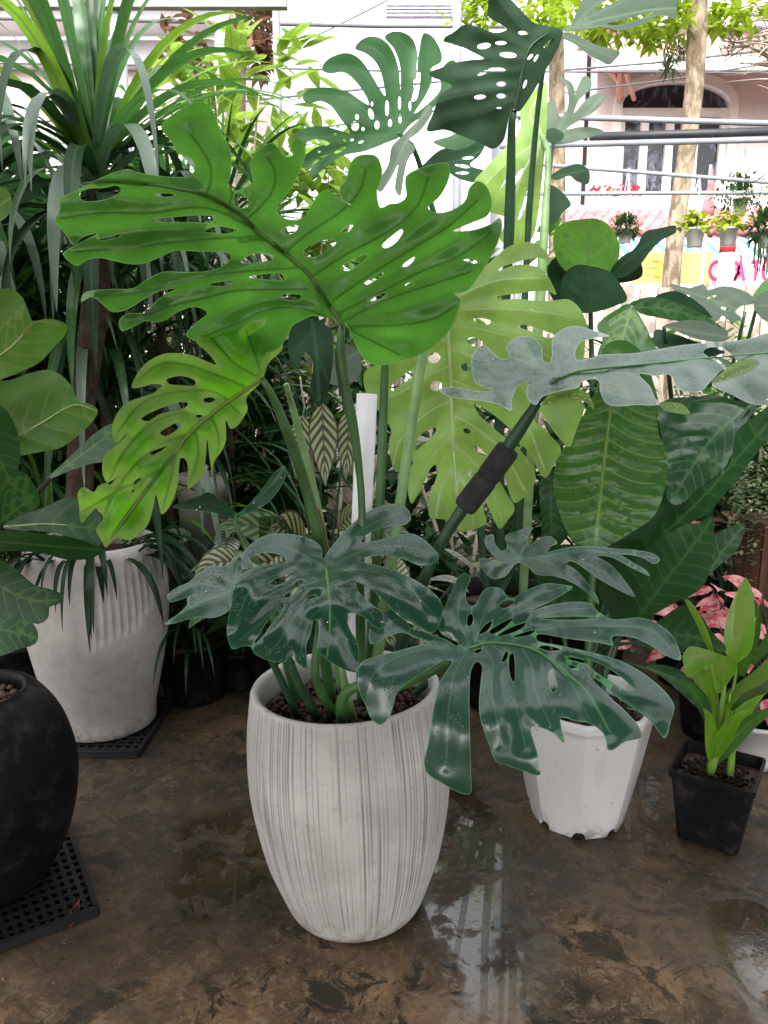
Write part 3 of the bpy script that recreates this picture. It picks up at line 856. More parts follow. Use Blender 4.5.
# ------------------------------------------------------------------ leaf materials
M_GREEN_UNDER = leafmat('monstera_green_underside', (.036, .14, .020), (.03, .10, .018), (.14, .43, .045), .48, .32, .6, vw=.0017, rim=(.35, .5, .25))  # rim puts the white highlights along the leaf margin into the colour
M_LIME = leafmat('monstera_yellow_green', (.10, .30, .012), (.06, .18, .012), (.30, .92, .03), .64, .34, .45, tip=(.40, .55, .14), vw=.0018, drops=.15, rim=(.3, .45, .1))
M_PALE = leafmat('monstera_pale_lime', (.23, .41, .07), (.50, .62, .28), (.42, .70, .12), .46, .40, .45, drops=.5, vw=.0017)
M_DARK = leafmat('monstera_dark_wet', (.010, .055, .026), (.035, .12, .05), (.02, .12, .03), .10, .25, .7, dust=(.028, .060, .046), damt=.4, bscale=10, bstr=.3, netamt=.05, drops=.6, vw=.0013, gate=.46, rim=(.06, .2, .08))
M_DARK2 = leafmat('monstera_dark_dull', (.012, .065, .032), (.05, .16, .075), (.02, .12, .03), .10, .29, .65, dust=(.042, .088, .070), damt=.6, netamt=.05, bscale=10, bstr=.3, drops=.45, vw=.0012, rim=(.08, .24, .1))
M_GREY = leafmat('monstera_grey_film', (.03, .10, .045), (.10, .20, .13), (.05, .2, .05), .12, .32, .65, dust=(.13, .185, .155), damt=.9, drops=.3, vw=.0018, dscale=30, gate=.37, bscale=11, bstr=.5, netamt=.1, rim=(.3, .38, .3))  # pale grey sky reflection put into the leaf colour
M_BACK = leafmat('monstera_backlit', (.02, .065, .02), (.05, .14, .05), (.06, .24, .04), .36, .5, .3, dust=(.05, .12, .05), damt=.5)
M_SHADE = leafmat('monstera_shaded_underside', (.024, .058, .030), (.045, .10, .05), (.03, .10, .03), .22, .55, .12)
M_GREYGREEN = leafmat('leaf_grey_green', (.032, .070, .035), (.08, .13, .075), (.06, .18, .05), .2, .52, .3, dust=(.065, .088, .06), damt=.8)
M_STEM = plain('petiole_green', (.05, .135, .038), .42, .3, 14, .5)
M_STEM_PALE = plain('petiole_pale', (.20, .34, .13), .42, .25, 14, .5)
M_STEM_DARK = plain('petiole_dark', (.02, .065, .03), .38, .3, 14, .5)
M_MIDPALE = plain('midrib_pale', (.34, .46, .18), .45, .15, 14, .4)
M_MIDGREEN = plain('midrib_green', (.085, .23, .05), .45, .2, 14, .4)
M_MIDL = plain('midrib_light_green', (.12, .24, .07), .45, .2, 14, .4)
M_MIDOLIVE = plain('midrib_olive', (.16, .24, .045), .45, .2, 14, .4)
def soilmat():
    a = NT('pebble_soil')
    vo = a.n('ShaderNodeTexVoronoi', {'Vector': a.coord(), 'Scale': 60.0})
    c = a.mix(a.ramp(vo.outputs['Color'], .2, .9), (.035, .017, .012), (.10, .045, .03))
    return a.done(a.princ(Base_Color=c, Roughness=.6, Specular_IOR_Level=.4))
M_SOIL = soilmat()
M_CLAY = plain('clay_pebble', (.085, .036, .024), .55, .5, 30, .4)

def potmat_ribbed():
    """whitewashed grey pot combed with fine vertical grooves; dark grout in the grooves"""
    a = NT('combed_white_cement')
    g = a.attr('groove')
    o = a.coord()
    n = a.noise(5, 4, .6, o); f = a.noise(90, 4, .7, o)
    c = a.mix(a.ramp(n, .3, .75), (.40, .38, .365), (.56, .54, .525))
    gm = a.math('MULTIPLY', a.ramp(g, .15, .8), a.ramp(a.noise(6, 4, .6, a.coord('Object', (1, 1, .35))), .3, .62, .25, 1))
    c = a.mix(a.math('MULTIPLY', gm, .82), c, (.13, .12, .115))
    c = a.mix(a.math('MULTIPLY', a.ramp(a.attr('streak'), .5, .85), .62), c, (.17, .16, .155))
    c = a.mix(a.math('MULTIPLY', a.ramp(f, .58, .70), .45), c, (.2, .185, .175))
    c = a.mix(a.math('MULTIPLY', a.ramp(a.noise(2.6, 5, .65, o), .52, .72), .32), c, (.30, .27, .255))
    z = a.n('ShaderNodeSeparateXYZ', {0: o}).outputs[2]
    c = a.mix(a.math('MULTIPLY', a.math('MULTIPLY', a.ramp(z, .0, .10, 1, 0), a.ramp(a.noise(24, 6, .7), .44, .62)), .7), c, (.17, .13, .10))
    return a.done(a.princ(Base_Color=c, Roughness=.72, Specular_IOR_Level=.3, Normal=a.bump(f, .25, .002)))
M_RIB = potmat_ribbed()

# ------------------------------------------------------------------ the big potted monstera
POT = Vector((-.070, 1.617, 0))
mon = root('potted_monstera', 'big monstera in a combed whitewashed pot, centre front, with bright and dark split leaves', 'potted plant', POT)
def main_pot():
    prof = [(.0, .002), (.135, .002), (.150, .006), (.157, .02), (.166, .045), (.181, .09), (.196, .14), (.208, .20), (.217, .26), (.2225, .32), (.2235, .37), (.221, .43), (.2165, .48), (.210, .525), (.2065, .548), (.2055, .556), (.202, .562), (.196, .5635), (.190, .561), (.187, .554), (.187, .53), (.19, .49), (.19, .45)]
    prof = [(a * 1.03, b * .963) for a, b in prof]
    P2 = []
    for (a, b) in zip(prof[:-1], prof[1:]):
        k = max(1, int(math.hypot(a[0] - b[0], a[1] - b[1]) / .012))
        for j in range(k): P2.append((a[0] + (b[0] - a[0]) * j / k, a[1] + (b[1] - a[1]) * j / k))
    P2.append(prof[-1])
    n = 640
    r = np.random.RandomState(4)
    # groove profile round the pot: broad wobble plus fine comb lines, each fading in and out along the height
    base = np.zeros(n)
    k = 0
    while k < n:
        wd = r.choice([1, 2, 2, 3, 3, 4, 5]); dp = r.uniform(.3, 1) if r.rand() < .92 else .1
        c = k + wd // 2
        for j in range(-1, 2): base[(c + j) % n] = max(base[(c + j) % n], dp * (1 - abs(j) / 1.7))
        k += wd + 1
    V = []; F = []; A = []; S = []
    top_i = max(range(len(P2)), key=lambda i: P2[i][1])
    for i, (rr, z) in enumerate(P2):
        outer = i < top_i and .006 < z < .541
        env = min(1, max(0, (z - .006) / .05)) * min(1, max(0, (.541 - z) / .006)) if outer else 0
        for q in range(n):
            a = 2 * math.pi * q / n
            mod = .55 + .45 * mnoise.noise((q * .11, z * 5, 2.0)) * 1.6
            g = base[q] * env * max(0, min(1, mod + .25))
            V.append(Vector(((rr - g * .0034) * math.cos(a), (rr - g * .0034) * math.sin(a), z)))
            A.append(g)
            S.append((.5 + .5 * mnoise.noise((math.cos(a) * 62, math.sin(a) * 62, z * 1.5)) + .4 * mnoise.noise((math.cos(a) * 130, math.sin(a) * 130, z * 2.2 + 5)) - .12) * env)
    for i in range(len(P2) - 1):
        for q in range(n):
            F.append((i * n + q, i * n + (q + 1) % n, (i + 1) * n + (q + 1) % n, (i + 1) * n + q))
    lean = Matrix.Rotation(R(-2.2), 3, 'Y')
    V = [POT + lean @ v + Vector((.004, 0, .004)) for v in V]
    pot = mesh_obj('pot', V, F, M_RIB, mon, attrs={'groove': A, 'streak': S})
    # soil and clay pebbles
    b = MB()
    V = [lean @ Vector((.19 * math.cos(t) * s, .19 * math.sin(t) * s, .474 + .008 * mnoise.noise((s * 4, t, 0)))) + POT for s in (.001, .33, .66, 1) for t in np.linspace(0, 2 * math.pi, 40, endpoint=False)]
    b.add(V, [(i * 40 + k, i * 40 + (k + 1) % 40, (i + 1) * 40 + (k + 1) % 40, (i + 1) * 40 + k) for i in range(3) for k in range(40)])
    b.build('soil', M_SOIL, pot)
    b = MB()
    for i in range(650):
        t = rnd.uniform(0, 6.283); s = .18 * math.sqrt(rnd.random())
        c = POT + lean @ Vector((s * math.cos(t), s * math.sin(t), .479 + rnd.uniform(0, .010)))
        q = rnd.uniform(.006, .013)
        m = Matrix.Rotation(rnd.uniform(0, 6), 3, rdir(rnd, -90, 90)) @ Matrix.Diagonal((q, q * rnd.uniform(.6, 1), q * rnd.uniform(.6, .9)))
        vs = []
        for e in (-55, 0, 55):
            for kk in range(7):
                aa = kk / 7 * 6.283 + e
                vs.append(Vector((math.cos(aa) * math.cos(R(e)), math.sin(aa) * math.cos(R(e)), math.sin(R(e)))) * rnd.uniform(.85, 1.1))
        vs = [c + m @ v for v in vs]
        b.add(vs, [(i2 * 7 + k, i2 * 7 + (k + 1) % 7, i2 * 7 + 7 + (k + 1) % 7, i2 * 7 + 7 + k) for i2 in (0, 1) for k in range(7)] + [tuple(range(6, -1, -1)), tuple(range(14, 21))])
    o = b.build('pebbles', M_CLAY, pot)
    o['kind'] = 'stuff'
    return pot
mpot = main_pot()
SOIL = lambda x, y: POT + Vector((x, y, .479))
def petiole(pp, r, mat, parent=None, name='petiole', label=None):
    return MB().tube(pp, r, 10).build(name, mat, parent or mon, label=label)

# L1: the big bright leaf seen from below
L1 = ("161,126 172,114.5 185,107 198,101.5 206,103 214,112 220.5,131.5 230,148 231.5,163 230,176 228,185 235,190 246,187 253,181 250,169 252,158.6 261,147 273,143 279.5,149.5 286,157 "
      "292.5,155 291,143 299,138 305.5,151 304,161 299,173 291,188.6 279.5,203 277,211 282,217 295,220 305.5,216 311,205.5 320,192.5 328,190 339,198 351,205 342,200 339,190 346,179.5 350,164 357.6,156 376,156 382,169 381,179.5 377,191 380.5,208 384,207 389,204 398,203 406,197 "
      "405,185 406,176 413,171 428,165.6 447.6,163 450,173.4 446,186.5 438.5,198 428,208 436,212.5 451.5,210 464.6,201 470,186.5 477.6,181 485.4,185 492,202 488,215 475,221.6 462,227 453,231 475,229.5 490.6,224 500,218 502,228 498.5,241 488,262 480,275 "
      "467,291 454,294 460.7,299 458,311.6 450,330 428,350.7 402,361 376,365 363,358.5 354,341 348,328 342,322 334,319 322,317 312,316 303,320 292.5,326 287,337 280,347 267,353 245.6,351 214,344 196,341 186,335 196,323 207,313 196,307 180,311 164.6,320.5 154,322.5 146,321 135,326 121.6,331 "
      "119,321 126,314 146,312 154,303.5 164.6,294.4 176,289 162,290.5 146,298 128,309 112.5,312 102,304 92,297 81,302 84,293 110,289 133,288 144,281.4 162,272 185.4,272 206,271 222,266 231,258 229.7,254 216.7,252 196,251.5 175,251 164.6,255 149,262 133,264.5 112.5,260.6 99.5,258 86.5,260.6 "
      "77,266 63,254 76,245 97,233.5 83,237 73.4,245 65.6,234.5 55,220 60,207 58,198 68,194 84,186 97,179.6 112.5,173 128,169 141,173 162,176 180,177 190.6,175.7 194.5,168 192,160 184,156 177.6,153.6 172,142 164.6,134")
L1H = ["80,193 88,189 104,188 118,186 121,190 112,197 95,201 82,200", "150,220 176,217 205,215.5 215,217 212,222 190,222 165,222", "204,231 215,227 230,228 237,230 230,233 213,233", "98,240 112,236 122,234 116,238",
       "154,194.8 165,193.2 175,195 165,196.8", "235,195 241,193 249,203 247,207 239,208 235,203", "281,231 290,226 298,226 295,232 285,234.5", "304,251 315,243 334,240 336,243 326,251 313,257 305,256", "341,231 350,225 353,225 348,232",
       "341,268 345,264 355,259 366,254 368,256 358,265 347,271", "382,246 392,236 402,229.5 403,231 395,243 385,248", "241,262 250,255 262,253 273,256 272,260 255,262.5 245,263.5", "249.5,277 262,274.5 282,274 287,277 284,280 262,279",
       "279.5,296 289,294 302,296 300,299.5 288,300", "364,283.5 372,278 383,273 383,275 374,281 366,285", "367,300 378,295 386,293 383,297 372,301", "402,266 408,261 414.5,257 413,261 406,266.5", "405,285 414,282 414,284 407,287", "463,260.5 471,259 479.5,262 470,263.5",
       "209,284.5 220,282 231,281 231,283.5 222,286", "236,337 245,326 266,319 264,324 252,333 240,339"]
blade(mon, M_GREEN_UNDER, L1, [(342, 324, 1.55), (185, 107, 1.30), (60, 220, 1.36), (500, 225, 1.50), (380, 362, 1.60), (256, 230, 1.45), (428, 165, 1.42), (120, 330, 1.40), (200, 340, 1.47), (460, 330, 1.56)],
      "343,326 334,312.5 311,277 285,252.6 256,230 245.6,218.5 206,195 180,189 150,184 110,181 86,183",
      ["206,195 211,180 210,165 200,147 190,134", "247,219 262,205 273,190 275,172 268,158", "285,252 310,232 340,212 360,190 366,170", "311,277 345,255 390,230 418,205 428,178", "334,300 365,278 410,250 450,225 478,200", "341,312 375,295 420,272 460,255 492,232", "346,320 385,300 430,285 470,272", "349,326 400,325 435,318 456,305", "350,330 380,345 400,355",
       "256,230 206,208 150,213 100,213 62,218", "262,236 225,238 185,241 128,247.5 75,252", "300,268 250,271 196,277.5 149,290.5 100,297", "308,289 230,291.5 206,298 175,305 130,322", "330,318 300,308 265,310 240,322 200,338", "228,206 232,195 231,188", "285,252 270,241 240,242"],
      L1H, step=5, puff=.017, pw=12, wave=.022, sign=-1, seed=1, midr=.005, midmat=M_MIDL, label='bright green leaf seen from below')
MB().tube([P(342, 326, 1.55), P(341, 336, 1.553), P(340, 352, 1.56), P(344, 385, 1.565), P(352, 420, 1.57), P(358, 460, 1.58), P(362, 510, 1.58), P(360, 580, 1.57), SOIL(.02, .03)],
          [.006, .0115, .0105, .0075, .008, .009, .0105, .011, .013]).build('petiole', M_STEM, mon)

# L2: yellow-green leaf on the left
L2 = ("263,379 268,364 283,347 276,335 262,318 235,318 212,326 196,341.5 207,352 216,364.5 204,360 193,355.5 178,353 161.7,354.5 144.5,364.5 136,376 131.6,388 142,387 153,384 162,385 153,393 144.5,396 124.5,404.5 113,422 112,434 116,443 124,436 127,434 118,444 105,455 102,468 104,478 110,484.5 117,476 121,471 113,480 98,486 94,492 "
      "84,487 78,492 79,505 81.5,523 90,514 97,508 103,519 99,524 95.8,529 100,538 106,547.5 112,541 116,537.5 130,540 147,526 153,508 156,494.5 159,505 161.7,514.6 170,506 177.4,486 179,468 181,458 186,460 188,475 188,489 196,483 203,474.5 206,455 207,439 209,452 211,468 212.7,479 214,463 222,450 226,441 226,420 230.5,429 236,427 242,420 247.6,408.6 246,399 252,391 259,384.5")
L2H = ["166,380 180,376 195,381 195,385 180,385 170,384", "141,419 164,407 185,402 188,404 184,408 160,414 148,421", "160,433 170,426 180,422 181,425 175,431 165,436", "149,453 158,449 167,446 160,451 152,455"]
blade(mon, M_LIME, L2, [(262, 379, 1.50), (280, 335, 1.56), (205, 345, 1.46), (135, 385, 1.38), (190, 430, 1.40), (85, 520, 1.26), (108, 545, 1.27), (180, 505, 1.34), (245, 415, 1.47), (115, 440, 1.31)],
      "262,379 247,389 225,404 190,433 176,451.6 141,497 112,537", ["247,387 207.5,371.6 184.6,364.5 160,364 138,380", "256,376 238,366 222,350 208,333", "262,376 255,355 246,330", "264,374 270,350 275,335", "228,400 213,391.7 170,393 140,405 118,432", "207,419 184.6,413 150,424.6 122,455 110,480", "190,433 160,445 135,465 112,497 104,516", "228,402 238,412 243,416", "212,416 219,440 213,470", "196,430 198,455 190,482", "178,450 172,475 163,507", "160,470 120,490 82,512"],
      L2H, ells=[(209, 400, 6, 2.6, -5), (199, 416, 3.3, 1.5, 0), (137, 481, 5, 1.5, -40), (133, 491, 2, 1.2, -40)], step=5, puff=.014, pw=9, wave=.016, sign=1, curl=.012, seed=2, midr=.0035, midmat=M_MIDOLIVE, label='yellow-green leaf hanging to the left')
MB().tube([P(262, 379, 1.50), P(270, 391, 1.515), P(292, 445, 1.55), P(312, 510, 1.58), P(322, 560, 1.59), P(322, 630, 1.59), SOIL(-.05, .03)], [.006, .011, .0115, .012, .013, .013, .013]).build('petiole', M_STEM, mon)
# dark leaves hanging under the big one
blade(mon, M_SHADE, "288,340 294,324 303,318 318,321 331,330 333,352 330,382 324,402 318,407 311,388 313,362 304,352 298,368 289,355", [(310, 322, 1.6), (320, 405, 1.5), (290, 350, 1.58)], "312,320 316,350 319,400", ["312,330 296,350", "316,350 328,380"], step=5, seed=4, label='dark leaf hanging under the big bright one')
blade(mon, M_GREYGREEN, "322,378 330,354 343,344 356,348 362,366 356,380 340,386", [(330, 380, 1.75), (350, 345, 1.8), (360, 370, 1.75)], "325,380 345,360 358,352", step=5, seed=5)
MB().tube([P(286, 384, 1.62), P(292, 405, 1.64), P(304, 450, 1.66), P(318, 510, 1.66), P(324, 545, 1.66), SOIL(-.03, .09)], [.006, .009, .0095, .010, .011, .011]).build('petiole', M_STEM_PALE, mon)
MB().tube([P(318, 508, 1.645), P(322, 528, 1.645), P(328, 556, 1.63)], [.002, .006, .004]).build('dry_sheath', plain('dry_sheath_brown', (.16, .075, .035), .7), mon)

# L3: dark leaf over the pot
L3 = ("323,559 328,551.6 339,537.5 354,522 373,509 392,504 407.5,509 411,519 404,525 389,526.6 373,531 362,539 361,542 376,540.6 395,536 414,534 429,544 439,556 435.6,562.5 420,565.6 404,559 386,555.6 367,557 360,560.5 376,565 398,572 420,583 436,595 442.5,606 439,625 432.5,633 420,628 404,620 390,608 373,590.6 356,582.5 357.5,590 370,603 383,614 383,628 374,627 364,617 350,613 346,615 351,631 357.5,643 359,662.5 357.5,672 345,670 326,659 317.5,650 319,631 317.5,620 314,620 310.6,634 306,647 307.5,669 295,661 289,655 285,662 270,661 254,653 251,647 244,646 232.5,649 227,634 228,620 231,605 233,590.6 240,575 254,567 243,569 242,556 251,544 267,535 289,534 310.6,539 321,547")
L3H = ["250,560 262,553 280,555 287,561 272,564 258,565", "270,584 280,577 290,575 288,580 276,585", "284,597 292,590 298,587 295,592 287,598", "254,644 262,630 272,616 283,603 284,605 274,620 263,636"]
blade(mon, M_DARK, L3, [(326, 567, 1.46), (330, 662, 1.30), (230, 640, 1.31), (440, 605, 1.40), (405, 512, 1.60), (265, 538, 1.52), (345, 590, 1.42), (430, 548, 1.50), (240, 575, 1.40), (300, 660, 1.29), (357, 668, 1.315)],
      "326,567 329,594 330,625 327,657", ["328,565 345,545 370,525 402,512", "332,566 360,552 400,546 432,554", "330,572 365,570 405,585 432,612", "330,588 352,597 374,618", "331,612 345,635 355,662", "323,566 300,553 275,545 252,552", "322,568 290,572 255,585 234,625", "325,578 295,590 262,622 240,640", "328,594 305,605 280,640 268,655", "329,606 313,615 303,640 300,658"],
      L3H, ells=[(312, 597, 5, 1.2, -20)], step=5, puff=.010, pw=10, wave=.010, sign=1, curl=.008, seed=6, midr=.0028, midmat=M_MIDGREEN, label='dark wet leaf drooping over the pot')
MB().tube([P(326, 567, 1.462), P(323, 585, 1.49), P(319, 630, 1.52), P(316, 680, 1.53), SOIL(-.035, -.03)], [.004, .007, .009, .010, .011]).build('petiole', M_STEM, mon)

# L4: dark leaf to the right front
L4 = ("458,646 447,640 436,636 427,632 411,628 403,615 394,609 378,616 369,631 371,644 387,637 402,632.5 416,638 434,643 420,645 397,651 373,657 361,663 358,672 359,691 366,706 371,718 380,725 387,720 393,707 396,695 406,684 424,672 447,660 452,661 446,672 439,684 433,712 428.5,742 424,763 427,773 444,784.5 460,793 470,794 471,770 470,735 469.5,700 470,679 472,668 477,661.5 482,666 481,679 479,705 481,721 488,742 496.5,762 505,764.6 520,770 540,775 539,760 536,748 531,727 541.7,728 553,733 564,743 561,718 575,721 591,724 604,735 608,750 613,750 625,742 642,737 638,725 622,707 627,709 635,710 651,722 665,738 670.6,722 674.5,707 669,696 653.6,681 635,668 614,658.6 590,652 560,645.5 537,640 537,635 570,639 600,643 613,645 612,637 630,637 648,644 667,656 681,660 677,644 667,630 643,618 612,619 599,612 588.5,603 570,602 550,605 530,611 550,601.7 573,587 562,584.5 545,583.5 525,591 510,598 500,588 487,588 481,594 476.6,603 472,606 467,602 466,590.5 470.7,577.6 465,573 458,577.6 451,593 444,609 440,624 440,632 453,640 458,643")
L4H = ["479,634 484,626 492,621 488,630", "489,632 500,624 513,618 505,627 492,634", "497,636 510,628 526,623 522,628 508,634", "513,637 522,633 535,630.5 530,634.5", "539,647 545,645.5 560,649.5 550,651", "565,657 580,659 590,664 575,661", "566,664.5 573,666 579,670 570,668", "502,662 505,653 508,651 506,660", "509,668 510,655 513,653 515,668 514,682 511,678",
       "549,672 552,669 555,676 556,690 553,692 549,682", "592,678 600,682 618,698 633,708 624,708 605,692", "584,659 600,664 618,675 634,690 627,690 605,678 590,667", "541,618.5 570,616.5 597,617.5 570,620", "499,606 505,601 514,601 510,606 503,608"]
blade(mon, M_DARK2, L4, [(469, 648, 1.36), (609, 745, 1.18), (460, 790, 1.22), (680, 657, 1.36), (465, 576, 1.47), (375, 718, 1.27), (372, 640, 1.36), (560, 740, 1.17), (668, 730, 1.24), (570, 588, 1.45), (440, 720, 1.24), (530, 770, 1.17), (545, 650, 1.32), (362, 668, 1.30), (600, 612, 1.41)],
      "469,648 485,643 500,643 534,649.5 560,668 586,691 610,732", ["469,649 455,672 449,705 446,765", "480,644 492,660 492,690 502,745", "520,646 532,665 535,690 552,728", "545,657 575,668 610,690 657,722", "505,643 545,629 600,626 650,630 670,648", "492,641 525,621 560,611 592,608", "482,640 505,615 535,596 566,586", "474,645 482,620 492,595", "470,646 458,615 463,583", "466,648 430,634 395,620 378,632", "466,650 420,650 375,672 366,704", "560,668 575,690 590,720", "490,643 508,660 515,700 525,745"],
      L4H, ells=[(470, 620, 3, 6.5, 10), (478, 651, 4, 1.6, -20)], step=5, puff=.009, pw=9, wave=.009, sign=1, curl=.006, seed=7, midr=.0024, midmat=M_MIDGREEN, label='dark dull leaf reaching to the right')
MB().tube([P(469, 650, 1.365), P(455, 658, 1.40), P(425, 676, 1.44), P(395, 690, 1.50), SOIL(.03, -.03)], [.004, .008, .009, .010, .011]).build('petiole', M_STEM, mon)

# L5: leaf with its grey sky sheen painted in, on the right, its stalk wrapped in a foam sleeve
L5 = ("439,389 453,387 477,391 494,391 488,388 477,384 472,371 473,354.5 484,345 493,353 503,359 509.7,356 506,347.5 516.7,337 531,337 541,345 543.7,361 550,362.5 552,354.5 553,338 566,327.6 580,326.4 592,330 610,336 596,338 580,343 575,354 577,360 594,357 599,355 636,353 659.5,349 683,345 710.5,342.5 747.6,339 768,333 795,332 820,345 812,380 800,398 775,405 752,404 729,393.5 712,385 722,378 738,372 726,368 712,380 701,391 687,392 677,387.6 672,377 666.5,374 657,376 639,374 650,386.5 655,398 659.5,404 636,405 613,406 606,403 600,391 599,381 592,379 581,383 579,387 561,391 542.5,397 535.5,405 528,399 526,390 529,383 518,386 512,399 511,411 500,405 481.6,401 463,399 446,396")
blade(mon, M_GREY, L5, [(558, 376, 1.50), (440, 392, 1.36), (480, 350, 1.62), (530, 340, 1.66), (575, 328, 1.74), (640, 354, 1.66), (636, 405, 1.42), (690, 392, 1.46), (790, 335, 1.74), (752, 404, 1.46), (508, 408, 1.36), (536, 404, 1.42)],
      "556,379 575,372 640,365 710,358 805,350", ["554,378 530,376 500,374 478,362", "552,376 535,360 526,344", "556,374 563,350 575,334", "560,378 545,388 536,400", "552,380 520,388 490,396 450,393", "600,369 625,385 632,402", "660,363 680,375 690,390", "690,360 730,378 755,402", "620,366 640,358"],
      ["703,352 708,348 722,348 733,356 737,363 728,368 718,362"], step=4, puff=.020, pw=9, wave=.030, sign=1, curl=.012, seed=8, midr=.003, midmat=M_MIDGREEN, label='grey-sheened leaf lying almost flat to the right')
blade(mon, M_LIME, ["711,383 722,372 738,361 757,360 760,364 745,373 730,379", "659,403 672,402 684,405 690,414 676,413 664,410"], [(711, 383, 1.47), (758, 361, 1.52), (745, 373, 1.46), (690, 412, 1.43)], "712,382 735,371 758,362", step=4, puff=.003, seed=9, label='turned-up green edge of the grey leaf')
blade(mon, M_LIME, "540,405 548,397 566,391 582,390 592,400 594,410 588,404 575,398 560,401 548,406", [(540, 405, 1.45), (594, 410, 1.45), (570, 390, 1.47)], "542,404 570,395 592,404", step=4, puff=.002, seed=10)
stalk = MB().tube([P(556, 379, 1.50), P(544, 393, 1.50), P(534, 408, 1.51), P(508, 447, 1.53), P(462, 510, 1.55), P(440, 545, 1.56), P(412, 610, 1.57), SOIL(.07, .0)], [.006, .013, .014, .0125, .012, .013, .014, .015]).build('petiole', M_STEM_DARK, mon, label='thick dark green stalk held by a foam sleeve')
fm = MB()
a0, a1, a2 = P(509, 448, 1.53), P(487, 478, 1.54), P(464, 508, 1.55)
fm.tube([a0, a0.lerp(a1, .1), a0.lerp(a1, .9), a1], [.022, .0245, .0245, .0225], 20, smooth=False)
fm.tube([a1, a1.lerp(a2, .1), a1.lerp(a2, .9), a2], [.0225, .0245, .0245, .022], 20, smooth=False)
fm.build('foam_sleeve', plain('grey_foam', (.038, .036, .042), .85, .3, 30, .3, bump=.6, bscale=220), stalk, label='charcoal foam sleeve round the stalk')

# L6: pale lime leaf hanging behind
L6 = ("449,300 462,285 480,272 488,264 494.6,258 509,246.5 529,242 543,249 550.5,263 542,258 530,259 517.5,262 500,268 498,271 506,268 516,265 529,265 541,269 549,278 556,295 548,291 540.5,291 528,292 517.5,293.7 497,297 498,299 517.5,299 543,301 556,300 569,299.5 580.6,309.5 586,324 585,345 582,370 581,397 584,408.7 577,428 569,447 561,440 553,430 545,418 540,412 535,416 534.7,421 543,428 552,437 561,449 555,463 544.8,478 538,470 534.7,463 529,454 523,446 520,449 526,457 532,466 535.6,480 526,494.6 514.7,503 508,488 503,472 499,470 497.5,475 506,492 514.7,509 508,520 500,529 494,520 491.7,514.7 486,502 482,494 481,497 484,512 486,523 472,530 460,532 456,528 452,522 441,519 430,517.5 428.7,503 433,487 438.7,468 437,464 431,468 424,483 417,496 411.5,504 408,492 408.7,480 410,470 414,459 404,468 396,472 391,460 389,445 391,430 384,418 372,402 364,386 365,372 376,365 395,355 420,335 436,318")
L6H = ["473,319 480,318 491,321 489,324 477,323", "391,388 400,378 412,371 413,375 402,384 393,391", "474,404 483,408 500,420 515,436 520,447 510,441 490,425 478,413", "475,446 480,448 487,456 480,454", "517,326 525,325 545,331 556,336 550,338 530,331", "415,444 425,431 436,428 435,433 425,443 416,450"]
blade(mon, M_PALE, L6, [(449, 320, 1.95), (456, 525, 1.76), (365, 380, 1.95), (585, 340, 1.92), (500, 250, 2.02), (500, 525, 1.78), (400, 470, 1.86), (575, 440, 1.84)],
      "455,290 449,331 451,380 453,440 457,495 459,526", ["449,325 489,331 530,345 575,375", "452,349 480,360 520,385 560,440", "454,310 500,309 540,312 580,318", "456,298 475,288 500,280 540,278", "452,380 480,392 520,415 545,470", "451.6,414 474.6,427 500,448 525,490", "453,443 469,457 488,480 502,520", "455,470 468,490 474,525", "450,436 431.6,457 417,483 410,500", "450,400 426,414 400,440 393,465", "449,365 425,378 392,396 372,398", "453,465 442,485 436,515", "449,340 420,345 385,368"],
      L6H, ells=[(475, 342, 8, 4.5, 15), (466, 367, 5, 4), (434, 358, 6, 5.5, -20), (436, 386, 6, 5, -20), (467, 431, 4, 2.6, 20), (470, 474, 2.6, 3)], step=5, puff=.016, pw=11, wave=.022, sign=-1, seed=11, midr=.0062, midmat=M_MIDPALE, label='pale lime leaf hanging behind')
MB().tube([P(455, 292, 1.96), P(440, 318, 1.86), P(425, 345, 1.78), P(416, 395, 1.74), P(402, 490, 1.70), P(392, 560, 1.66), SOIL(.04, .07)], [.006, .011, .012, .0125, .013, .013, .013]).build('petiole', M_STEM_PALE, mon)
MB().tube([P(386, 340, 1.78), P(385, 370, 1.77), P(382, 450, 1.74), P(378, 540, 1.70), SOIL(.03, .11)], [.008, .0105, .011, .011, .012]).build('petiole', M_STEM, mon)

# L7: small dark leaf between the two big ones at right
L7 = ("499,565 491,560 480,558.7 480,566 486,574 493,579 501,578 507,575 512,568 518,563 527,566 536,574.5 553,576 570,581.6 587.5,593 599,604.6 597,596 590,586 576,570 566,563 570,561 576,563 599,579 622,591.7 635,597 627.6,584.5 610.5,564.4 597,556 610,557 633,568.7 650,576 647,571 631,561 622,555 640,557 655,564 660,560 655,554.4 636,550 610,548 590,546 570,547 552,551 545,552 550,547 557.4,543 550,536 539,538.7 529,546 527,538 533,527 516,531.5 505,536 507,547 501.6,551 495,543 493,534 484.4,538.7 488,550 495,557")
blade(mon, M_DARK, L7, [(517, 558, 1.76), (655, 560, 1.66), (597, 602, 1.60), (530, 530, 1.84), (482, 562, 1.7), (560, 578, 1.66)], "517,558 545,556 580,551 655,558", ["517,558 500,560 485,564", "518,556 508,545", "520,554 528,540 532,530", "530,557 560,568 596,600", "560,553 600,570 630,594", "522,560 500,572"], step=4, puff=.006, pw=7, wave=.008, seed=12, label='small dark leaf with narrow fingers')
MB().tube([P(517, 560, 1.77), P(508, 580, 1.74), P(470, 640, 1.66), SOIL(.13, .06)], [.004, .007, .008, .009]).build('petiole', M_STEM_DARK, mon)
